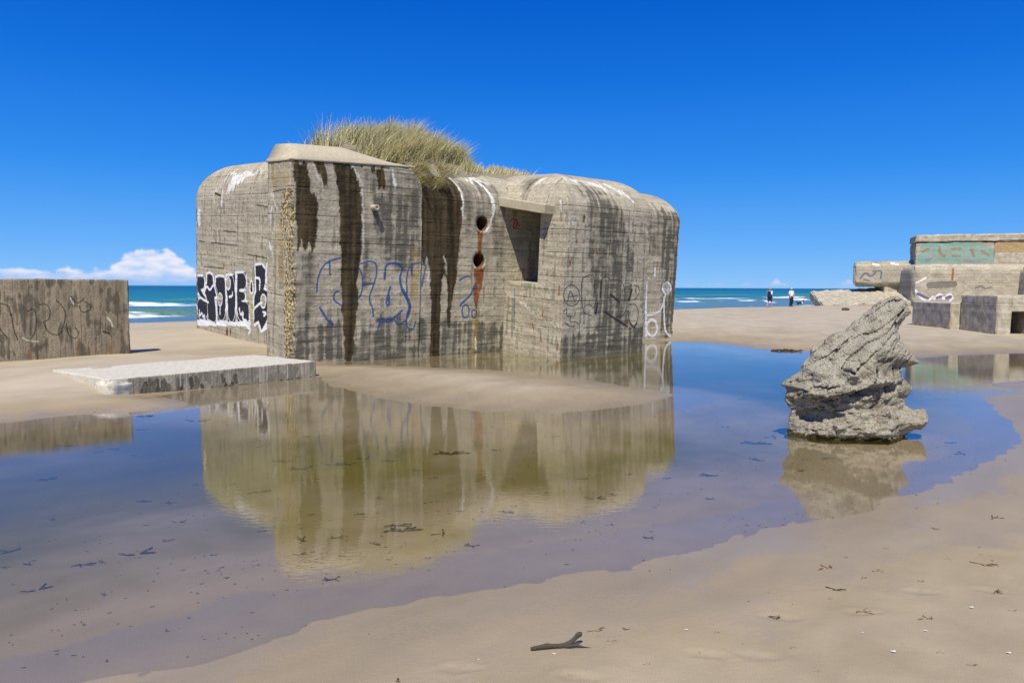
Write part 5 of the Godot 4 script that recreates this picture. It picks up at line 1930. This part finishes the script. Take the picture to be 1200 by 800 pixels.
func person(at: Vector3, yaw: float, label: String, j: Dictionary, look: Dictionary) -> Node3D:
	var o := thing("person", label, "person", at, yaw)
	var skin := std(Color(0.42, 0.24, 0.17).linear_to_srgb(), 0.6, 0.4)
	var legs := []
	for s in [0, 1]:
		legs.append([j.hip[s], j.knee[s], 0.088, 0.058])
		legs.append([j.knee[s], j.knee[s].lerp(j.ankle[s], 0.4), 0.056, 0.055])
		legs.append([j.knee[s].lerp(j.ankle[s], 0.4), j.ankle[s], 0.055, 0.036])
	var feet := []
	for s in [0, 1]:
		var an: Vector3 = j.ankle[s]
		feet.append([an + Vector3(0, -0.045, -0.05), an + Vector3(0, -0.045, 0.15), 0.040, 0.032])
		feet.append([an, an + Vector3(0, -0.04, 0.06), 0.036, 0.036])
	var trunk := [[Vector3(-0.07, 0.93, 0), Vector3(0.07, 0.93, 0), 0.125, 0.125], [Vector3(0, 0.95, 0), Vector3(0, 1.12, 0.03), 0.145, 0.15], [Vector3(0, 1.12, 0.03), Vector3(0, 1.32, 0), 0.15, 0.14], [Vector3(-0.11, 1.36, 0), Vector3(0.11, 1.36, 0), 0.105, 0.105], [j.sh[0], j.sh[1], 0.07, 0.07]]
	var arms := []
	for s in [0, 1]:
		arms.append([j.sh[s], j.el[s], 0.055, 0.044])
		arms.append([j.el[s], j.wr[s], 0.044, 0.029])
	var head := [[Vector3(0, 1.42, 0), Vector3(0, 1.54, 0.02), 0.058, 0.055], [Vector3(0, 1.66, 0.0), Vector3(0, 1.64, 0.03), 0.088, 0.08], [Vector3(0, 1.57, 0.045), Vector3(0, 1.60, 0.05), 0.05, 0.062], [Vector3(0, 1.63, 0.105), Vector3(0, 1.605, 0.125), 0.012, 0.016], [Vector3(-0.085, 1.645, 0.0), Vector3(-0.088, 1.615, 0.0), 0.018, 0.014], [Vector3(0.085, 1.645, 0.0), Vector3(0.088, 1.615, 0.0), 0.018, 0.014]]
	var all := legs + feet + trunk + arms + head
	var body := caps_mesh(all, 0.035, 0.016)
	var st := SurfaceTool.new()
	st.append_from(body, 0, Transform3D())
	for s in [0, 1]:
		var dir: Vector3 = (j.wr[s] - j.el[s]).normalized()
		st.append_from(caps_mesh(hand_caps(j.wr[s], dir, Vector3(0, 0, 1)), 0.012, 0.005), 0, Transform3D())
	mesh_node("body", st.commit(), skin, o)
	var dark := std(Color(0.05, 0.035, 0.03).linear_to_srgb(), 0.5, 0.4)
	for sx in [-1.0, 1.0]:
		mesh_node("eye", caps_mesh([[Vector3(0.031 * sx, 1.645, 0.106), Vector3(0.037 * sx, 1.645, 0.105), 0.012, 0.012]], 0.004, 0.005), dark, o)
	mesh_node("mouth", caps_mesh([[Vector3(-0.022, 1.572, 0.103), Vector3(0.022, 1.572, 0.103), 0.008, 0.008]], 0.004, 0.005), dark, o)
	mesh_node("hair", caps_mesh([[Vector3(0, 1.685, -0.015), Vector3(0, 1.675, 0.015), 0.092, 0.085], [Vector3(0, 1.63, -0.03), Vector3(0, 1.60, -0.03), 0.085, 0.07]], 0.02, 0.014), look.hair, o)
	# shirt with short sleeves
	var shirt := []
	for c in trunk:
		shirt.append([c[0], c[1], c[2] + 0.018, c[3] + 0.018])
	for s in [0, 1]:
		shirt.append([j.sh[s], j.sh[s].lerp(j.el[s], 0.72), 0.076, 0.07])
	mesh_node("shirt", caps_mesh(shirt, 0.04, 0.018, func(p: Vector3) -> float: return maxf(0.93 - p.y, p.y - 1.46)), look.shirt, o)
	if look.has("vest"):
		var vest := []
		for c in trunk:
			vest.append([c[0], c[1], c[2] + 0.034, c[3] + 0.034])
		mesh_node("vest", caps_mesh(vest, 0.04, 0.018, func(p: Vector3) -> float: return maxf(maxf(0.88 - p.y, p.y - 1.45), maxf(absf(p.x) - 0.205, 0.055 - absf(p.x) if p.z > 0.05 and p.y > 1.18 else -1.0))), look.vest, o)
	var low: float = look.hem
	var pants := [[Vector3(-0.07, 0.93, 0), Vector3(0.07, 0.93, 0), 0.15, 0.15]]
	for c in legs:
		pants.append([c[0], c[1], c[2] + 0.028, c[3] + 0.032])
	mesh_node("trousers" if low < 0.3 else "shorts", caps_mesh(pants, 0.03, 0.018, func(p: Vector3) -> float: return maxf(low - p.y, p.y - 0.99)), look.pants, o)
	for s in [0, 1]:
		var an: Vector3 = j.ankle[s]
		mesh_node("shoe", caps_mesh([[an + Vector3(0, -0.05, -0.05), an + Vector3(0, -0.05, 0.16), 0.046, 0.04], [an + Vector3(0, -0.02, -0.01), an + Vector3(0, -0.045, 0.05), 0.048, 0.046]], 0.02, 0.013), look.shoe, o)
	return o


func cloth(r: float, g: float, b: float) -> StandardMaterial3D:
	return std(Color(r, g, b).linear_to_srgb(), 0.9, 0.2)


func build_people() -> void:
	var p1 := Vector3(23.62, 0, -70.49)
	var p2 := Vector3(26.0, 0, -71.6)
	p1.y = ground_height(p1.x, p1.z)
	p2.y = ground_height(p2.x, p2.z)
	var grey_hair := cloth(0.45, 0.42, 0.38)
	person(p1, 2.2, "person in navy vest, white shirt and dark shorts walking on the beach", {
		"hip": [Vector3(-0.09, 0.9, 0), Vector3(0.09, 0.9, 0)], "knee": [Vector3(-0.1, 0.5, 0.12), Vector3(0.1, 0.49, -0.03)], "ankle": [Vector3(-0.1, 0.09, 0.16), Vector3(0.1, 0.1, -0.22)],
		"sh": [Vector3(-0.2, 1.4, 0), Vector3(0.2, 1.4, 0)], "el": [Vector3(-0.27, 1.14, -0.1), Vector3(0.28, 1.15, 0.05)], "wr": [Vector3(-0.27, 0.92, 0.02), Vector3(0.26, 0.98, 0.24)]},
		{"hair": cloth(0.36, 0.2, 0.13), "shirt": cloth(0.75, 0.75, 0.76), "vest": cloth(0.018, 0.03, 0.085), "pants": cloth(0.03, 0.04, 0.075), "hem": 0.5, "shoe": cloth(0.3, 0.25, 0.2)})
	person(p2, 0.5, "person in pale shirt and dark trousers beside a small dog", {
		"hip": [Vector3(-0.09, 0.9, 0), Vector3(0.09, 0.9, 0)], "knee": [Vector3(-0.13, 0.5, 0.06), Vector3(0.12, 0.5, 0.04)], "ankle": [Vector3(-0.17, 0.09, 0.02), Vector3(0.14, 0.09, -0.1)],
		"sh": [Vector3(-0.2, 1.4, 0), Vector3(0.2, 1.4, 0)], "el": [Vector3(-0.31, 1.14, 0.02), Vector3(0.31, 1.14, 0.02)], "wr": [Vector3(-0.29, 0.93, 0.12), Vector3(0.16, 1.0, 0.22)]},
		{"hair": grey_hair, "shirt": cloth(0.74, 0.68, 0.72), "pants": cloth(0.02, 0.025, 0.05), "hem": 0.11, "shoe": cloth(0.05, 0.05, 0.06)})
	# the dog: black with a white chest, paws and tail tip
	var p3 := Vector3(26.75, 0, -71.45)
	p3.y = ground_height(p3.x, p3.z)
	var d := thing("dog", "small black and white dog beside the person in the pale shirt", "dog", p3, 1.3)
	var caps := [[Vector3(0, 0.36, 0.17), Vector3(0, 0.37, 0.02), 0.098, 0.092], [Vector3(0, 0.37, 0.02), Vector3(0, 0.38, -0.2), 0.09, 0.075], [Vector3(0, 0.40, 0.2), Vector3(0, 0.52, 0.3), 0.065, 0.055], [Vector3(0, 0.55, 0.32), Vector3(0, 0.55, 0.36), 0.065, 0.05], [Vector3(0, 0.53, 0.38), Vector3(0, 0.515, 0.46), 0.034, 0.026], [Vector3(-0.045, 0.59, 0.31), Vector3(-0.06, 0.64, 0.3), 0.024, 0.01], [Vector3(0.045, 0.59, 0.31), Vector3(0.06, 0.64, 0.3), 0.024, 0.01], [Vector3(0, 0.41, -0.25), Vector3(0, 0.52, -0.38), 0.024, 0.018], [Vector3(0, 0.52, -0.38), Vector3(0, 0.6, -0.37), 0.018, 0.012]]
	for s in [-1.0, 1.0]:
		caps.append_array([[Vector3(0.055 * s, 0.33, 0.17), Vector3(0.06 * s, 0.17, 0.15), 0.045, 0.026], [Vector3(0.06 * s, 0.17, 0.15), Vector3(0.06 * s, 0.035, 0.17), 0.024, 0.02], [Vector3(0.06 * s, 0.025, 0.17), Vector3(0.06 * s, 0.022, 0.205), 0.024, 0.022]])
		caps.append_array([[Vector3(0.055 * s, 0.35, -0.18), Vector3(0.065 * s, 0.23, -0.12), 0.06, 0.036], [Vector3(0.065 * s, 0.23, -0.12), Vector3(0.065 * s, 0.13, -0.25), 0.034, 0.021], [Vector3(0.065 * s, 0.13, -0.25), Vector3(0.065 * s, 0.03, -0.23), 0.021, 0.019], [Vector3(0.065 * s, 0.024, -0.23), Vector3(0.065 * s, 0.022, -0.19), 0.024, 0.022]])
	var coat := std(Color.WHITE, 0.85, 0.3)
	coat.vertex_color_use_as_albedo = true
	var m := caps_mesh(caps, 0.03, 0.011)
	var arr := m.surface_get_arrays(0)
	var col := PackedColorArray()
	for p: Vector3 in arr[Mesh.ARRAY_VERTEX]:
		var white := p.y < 0.12 or (p.z > 0.17 and p.y < 0.46) or p.y > 0.55 and p.z < -0.3 or p.z > 0.43
		col.append(Color(0.7, 0.68, 0.64) if white else Color(0.025, 0.023, 0.022))
	arr[Mesh.ARRAY_COLOR] = col
	var am := ArrayMesh.new()
	am.add_surface_from_arrays(Mesh.PRIMITIVE_TRIANGLES, arr)
	mesh_node("dog_body", am, coat, d)


# ------------------------------------------------------------------ driftwood, seaweed, shells
func ribbon_clump(sd: int, count: int, length: float, rad: float, lift: float) -> ArrayMesh:
	var rng := RandomNumberGenerator.new()
	rng.seed = sd
	var caps := []
	for k in count:
		var p := Vector3(rng.randf_range(-0.25, 0.25) * length, rad * 0.4, rng.randf_range(-0.12, 0.12) * length)
		var a := rng.randf_range(-0.7, 0.7) + (PI if rng.randf() < 0.5 else 0.0)
		for s in 4:
			a += rng.randf_range(-0.6, 0.6)
			var q := p + Vector3(cos(a), 0, sin(a)) * length * rng.randf_range(0.1, 0.2)
			q.y = maxf(rad * 0.3, rad * 0.5 + rng.randf_range(-0.2, 1.0) * lift)
			caps.append([p, q, rad * rng.randf_range(0.6, 1.1), rad * rng.randf_range(0.4, 0.9)])
			p = q
	return caps_mesh(caps, rad * 0.8, rad * 0.6)


const POND_WEED = [[-3.76, -5.63, 0.37, -0.26], [-3.42, -5.31, 0.24, 0.04], [-3.55, -5.26, 0.15, -0.13], [-2.75, -5.51, 0.55, 0.1], [-3.04, -5.3, 0.38, 0.13], [-2.93, -5.35, 0.17, -0.43], [-2.67, -5.84, 0.24, -0.49], [-3.44, -7.08, 0.37, 0.34], [-3.18, -7.02, 0.26, -0.24], [-2.82, -6.37, 0.28, -0.27], [-4.86, -7.84, 0.49, 0.5], [-4.84, -9.2, 0.35, -0.03], [-4.91, -9.05, 0.31, 0.34], [-4.44, -8.92, 0.27, -0.02], [-4.99, -10.24, 0.45, 0.14], [-4.5, -10.84, 0.78, -0.35], [-5.39, -11.1, 0.57, 0.13], [-5.47, -9.28, 0.43, 0.37], [-3.15, -9.49, 0.47, 0.02], [-2.65, -8.77, 0.61, 0.24], [-2.36, -8.43, 0.7, 0.17], [-2.04, -8.61, 0.65, -0.44], [-2.5, -7.4, 0.53, 0.26], [-2.73, -10.06, 0.28, 0.09], [-2.51, -8.96, 0.25, -0.2], [-1.62, -5.81, 0.37, -0.47], [-1.36, -5.86, 0.29, 0.37], [-1.54, -5.46, 0.24, -0.03], [-2.03, -6.08, 0.2, 0.22], [-0.71, -9.05, 0.91, 0.38], [-1.69, -8.84, 0.54, 0.21], [-1.4, -8.71, 0.41, 0.42], [-1.87, -8.61, 0.47, -0.11], [-0.83, -7.95, 0.27, 0.3], [-0.96, -6.18, 0.56, -0.06], [-0.86, -6.01, 0.63, 0.44], [-0.54, -5.93, 0.45, 0.38], [-0.79, -6.92, 0.14, -0.4], [-0.3, -5.6, 0.31, -0.36], [0.78, -7.03, 0.43, -0.28], [1.22, -8.03, 0.27, 0.47], [-0.04, -6.56, 0.31, -0.06], [0.04, -6.77, 0.23, 0.13], [0.97, -7.15, 0.29, -0.2], [1.05, -5.75, 0.24, 0.01], [0.8, -6.12, 0.17, -0.11], [0.71, -7.87, 0.32, -0.15], [3.13, -9.69, 0.81, 0.09], [3.51, -10.15, 0.64, 0.08], [2.08, -7.9, 0.49, 0.4], [1.83, -6.94, 0.24, 0.18], [3.6, -8.68, 0.31, 0.43], [3.08, -8.1, 0.29, 0.36], [5.5, -9.48, 0.36, 0.49], [5.24, -8.81, 0.48, 0.17], [2.82, -8.67, 0.49, -0.34], [-1.18, -4.92, 0.32, 0.36], [-3.06, -4.82, 0.39, 0.46], [-2.87, -7.73, 0.19, 0.4], [-1.24, -7.11, 0.17, 0.07], [-0.34, -7.78, 0.18, 0.21], [0.34, -7.29, 0.15, -0.29], [-2.17, -5.48, 0.16, 0.33], [-1.78, -5.23, 0.13, 0.07], [-3.06, -6.29, 0.14, -0.22], [-3.98, -6.52, 0.21, -0.44], [-3.22, -7.73, 0.2, 0.35], [-1.03, -8.33, 0.23, 0.49], [-0.2, -9.25, 0.31, -0.41], [0.57, -9.97, 0.27, 0.3], [-1.33, -6.56, 0.23, -0.09], [-1.03, -5.68, 0.24, -0.35], [-1.74, -6.56, 0.18, -0.21], [-0.44, -6.58, 0.2, 0.27], [4.01, -13.25, 0.41, 0.37], [3.03, -10.77, 0.3, -0.46], [1.59, -7.82, 0.24, 0.11], [-2.57, -4.71, 0.15, -0.46], [-2.25, -5.15, 0.12, 0.22], [-1.79, -4.85, 0.09, -0.17], [-1.22, -5.41, 0.15, 0.38], [0.14, -5.7, 0.12, 0.48], [-0.6, -5.33, 0.13, 0.01]]
const SAND_WEED = [[0.48, -4.05, 0.68, 0.5], [0.64, -4.04, 0.37, -0.19], [0.53, -3.9, 0.36, -0.42], [2.11, -4.99, 0.87, 0.1], [2.01, -4.6, 0.74, -0.47], [1.92, -4.46, 0.29, -0.3], [2.4, -4.92, 0.56, -0.09], [2.26, -4.78, 0.35, 0.11], [3.19, -5.02, 1.04, -0.34], [3.33, -5.85, 0.58, -0.46], [3.95, -6.17, 0.84, 0.37], [2.31, -4.13, 0.63, -0.19], [2.95, -4.54, 1.03, 0.46], [1.53, -4.22, 0.67, 0.4], [2.02, -4.28, 0.7, -0.12], [0.95, -3.77, 0.36, -0.04], [2.24, -3.59, 0.32, 0.02], [2.61, -4.72, 0.4, 0.14], [0.46, -3.96, 0.24, 0.1], [1.11, -4.0, 0.25, 0.06], [1.2, -3.86, 0.22, 0.12], [1.48, -3.55, 0.27, 0.44], [2.15, -3.73, 0.26, 0.01], [0.67, -3.63, 0.29, -0.07], [2.7, -5.39, 0.31, 0.22], [2.34, -5.21, 0.25, -0.26], [2.98, -5.13, 0.3, -0.2], [3.27, -5.22, 0.27, 0.48], [1.58, -4.59, 0.22, 0.02], [2.02, -3.82, 0.23, 0.05], [0.29, -3.54, 0.22, -0.49], [1.45, -3.81, 0.25, -0.08], [2.86, -4.24, 0.34, 0.08]]
const SHELLS = [[0.22, -3.75, 1.24, -0.48], [2.64, -4.28, 1.59, 0.12], [1.92, -3.73, 1.7, 0.13], [2.21, -3.97, 1.09, -0.44], [2.48, -3.7, 1.43, 0.13], [0.95, -4.03, 1.18, -0.03], [-0.16, -3.71, 0.77, 0.18], [1.87, -3.96, 0.88, -0.15]]

func build_litter() -> void:
	# driftwood in front
	var sx := 0.28
	var sz := -3.83
	var wood := thing("driftwood", "short grey forked driftwood lying on the near sand", "driftwood", Vector3(sx, ground_height(sx, sz) - 0.004, sz), 0.12)
	wood.scale = Vector3(0.95, 0.62, 0.6)
	mesh_node("trunk", caps_mesh([[Vector3(-0.175, 0.018, 0.01), Vector3(-0.10, 0.026, 0.0), 0.016, 0.021], [Vector3(-0.10, 0.026, 0.0), Vector3(-0.02, 0.022, 0.0), 0.02, 0.017], [Vector3(-0.02, 0.022, 0.0), Vector3(0.03, 0.04, -0.01), 0.018, 0.016], [Vector3(0.03, 0.04, -0.01), Vector3(0.08, 0.098, -0.03), 0.015, 0.014], [Vector3(0.08, 0.098, -0.03), Vector3(0.086, 0.106, -0.035), 0.018, 0.014]], 0.014, 0.0042), M.wood, wood)
	mesh_node("branch", caps_mesh([[Vector3(0.0, 0.018, 0.005), Vector3(0.055, 0.03, 0.02), 0.014, 0.010], [Vector3(0.055, 0.03, 0.02), Vector3(0.085, 0.022, 0.03), 0.010, 0.008], [Vector3(0.085, 0.022, 0.03), Vector3(0.15, 0.008, 0.045), 0.007, 0.004], [Vector3(0.03, 0.02, 0.015), Vector3(0.075, 0.045, 0.01), 0.010, 0.010]], 0.01, 0.0038), M.wood, wood)
	mesh_node("branch", caps_mesh([[Vector3(0.0, 0.010, 0.02), Vector3(0.08, 0.008, 0.05), 0.004, 0.0035], [Vector3(0.08, 0.008, 0.05), Vector3(0.13, 0.006, 0.055), 0.0035, 0.003]], 0.004, 0.003), M.wood, wood)
	# weed lying on the pond's bed
	var shapes := []
	for k in 6:
		shapes.append(ribbon_clump(300 + k, 3 + k % 3, 0.34, 0.011, 0.012))
	var i := 0
	for w in POND_WEED:
		var y := ground_height(w[0], w[1])
		var o := mesh_node("seaweed", shapes[i % 6], M.weed)
		o.position = Vector3(w[0], y + 0.002, w[1])
		o.rotation.y = w[3]
		o.scale = Vector3(w[2], minf(w[2], 1.0), w[2])
		var where := "on the open bed of the pond"
		if Vector2(w[0] - 4.5, w[1] + 10.0).length() < 2.6:
			where = "in the water around the rock"
		elif Vector2(w[0] + 4.6, w[1] + 13.0).length() < 2.6:
			where = "in the water off the concrete slab"
		elif w[1] < -8.6 and w[0] > -2.6 and w[0] < 3.2:
			where = "in the water off the sand tongue"
		elif w[1] > -5.6:
			where = "in the thin water near the driftwood's shore"
		var size := "large dark clump" if w[2] > 0.42 else ("small dark scrap" if w[2] < 0.2 else "dark scrap")
		tag(o, "%s of seaweed lying %s" % [size, where], "seaweed", "%ss %s" % [size, where])
		i += 1
	var dry_shapes := []
	for k in 4:
		dry_shapes.append(ribbon_clump(330 + k, 4, 0.16, 0.0065, 0.02))
	for w in SAND_WEED:
		var o := mesh_node("seaweed", dry_shapes[i % 4], M.weed_brown if i % 3 else M.weed)
		o.position = Vector3(w[0], ground_height(w[0], w[1]) - 0.001, w[1])
		o.rotation.y = w[3]
		o.scale = Vector3(w[2] * 0.85, w[2] * 0.5, w[2] * 0.85)
		var size := "large scrap" if w[2] > 0.62 else ("tiny scrap" if w[2] < 0.3 else "scrap")
		var near := "near the driftwood" if w[0] < 1.0 else "on the trodden damp sand"
		var hue := "brown" if i % 3 else "blackish"
		tag(o, "%s %s of dried seaweed %s" % [hue, size, near], "seaweed", "%s %ss %s" % [hue, size, near])
		i += 1
	for w in SHELLS:
		var o := mesh_node("shell", shell_mesh(w[3]), M.shell)
		o.position = Vector3(w[0], ground_height(w[0], w[1]), w[1])
		o.rotation.y = w[3]
		o.scale = Vector3(w[2], w[2], w[2]) * 0.6
		tag(o, "small white shell lying on the near sand", "shell", "shells on the near sand")
	# countless crumbs of plant matter on the pond's bed and the wet sand
	var rng := RandomNumberGenerator.new()
	rng.seed = 41
	var crumb := caps_mesh([[Vector3(-0.014, 0.002, 0), Vector3(-0.002, 0.003, 0.005), 0.004, 0.003], [Vector3(-0.002, 0.003, 0.005), Vector3(0.012, 0.003, 0.001), 0.003, 0.002], [Vector3(0, 0.003, 0.004), Vector3(0.004, 0.003, 0.012), 0.0025, 0.002]], 0.002, 0.0016)
	var mm := MultiMesh.new()
	mm.transform_format = MultiMesh.TRANSFORM_3D
	mm.mesh = crumb
	var spots: Array[Transform3D] = []
	while spots.size() < 1700:
		var x := rng.randf_range(-7.0, 6.0)
		var z := -rng.randf_range(3.4, 12.0)
		if n_mid.get_noise_2d(x * 0.9 + 200.0, z * 2.2) < rng.randf_range(-0.25, 0.5):
			continue
		var h := ground_height(x, z)
		if h > 0.0 and rng.randf() < 0.93:
			continue
		var k := rng.randf_range(0.2, 0.7) + 0.8 * pow(rng.randf(), 5.0)
		spots.append(Transform3D(Basis(Vector3.UP, rng.randf_range(-1.2, 1.2)).scaled(Vector3(k, 0.7, k)), Vector3(x, h, z)))
	mm.instance_count = spots.size()
	for k in spots.size():
		mm.set_instance_transform(k, spots[k])
	var mmi := MultiMeshInstance3D.new()
	mmi.name = "plant_crumbs"
	mmi.multimesh = mm
	mmi.material_override = M.crumb
	add_child(mmi)
	mmi.set_meta("kind", "stuff")
	tag(mmi, "fine dark plant crumbs strewn over the pond bed", "debris")
	# weed at the far rim of the pond, a stone on the far beach
	var fx := 8.35
	var fz := -23.25
	var far := mesh_node("seaweed", ribbon_clump(350, 7, 0.6, 0.03, 0.03), M.weed)
	far.position = Vector3(fx, ground_height(fx, fz), fz)
	far.rotation.y = 0.1
	tag(far, "long dark strip of seaweed at the far rim of the pond", "seaweed")
	var stone := mesh_node("stone", caps_mesh([[Vector3(-0.18, 0.07, 0), Vector3(0.15, 0.08, 0.03), 0.12, 0.09], [Vector3(0, 0.1, 0), Vector3(0.06, 0.12, 0), 0.1, 0.08]], 0.05, 0.03), M.wood)
	stone.position = Vector3(23.3, 0, -53.6)
	stone.position.y = ground_height(23.3, -53.6)
	tag(stone, "small grey stone lying alone on the far beach", "stone")


func shell_mesh(sd: float) -> ArrayMesh:
	# a shallow ribbed fan
	var v := PackedVector3Array([Vector3(0, 0.002, -0.009)])
	var idx := PackedInt32Array()
	var seg := 14
	for r in [0.35, 0.7, 1.0]:
		for k in seg + 1:
			var a := lerpf(-1.2, 1.2, float(k) / seg)
			var rib := 0.0008 if k % 2 == 0 else 0.0
			v.append(Vector3(sin(a) * 0.015 * r, 0.002 + 0.007 * sin(r * 2.4) + rib, -0.009 + cos(a) * 0.02 * r + 0.001 * sin(sd)))
	for k in seg:
		idx.append_array(PackedInt32Array([0, 1 + k, 2 + k]))
		for r in 2:
			var a := 1 + r * (seg + 1) + k
			idx.append_array(PackedInt32Array([a, a + seg + 1, a + 1, a + 1, a + seg + 1, a + seg + 2]))
	return arrays_mesh(v, idx)
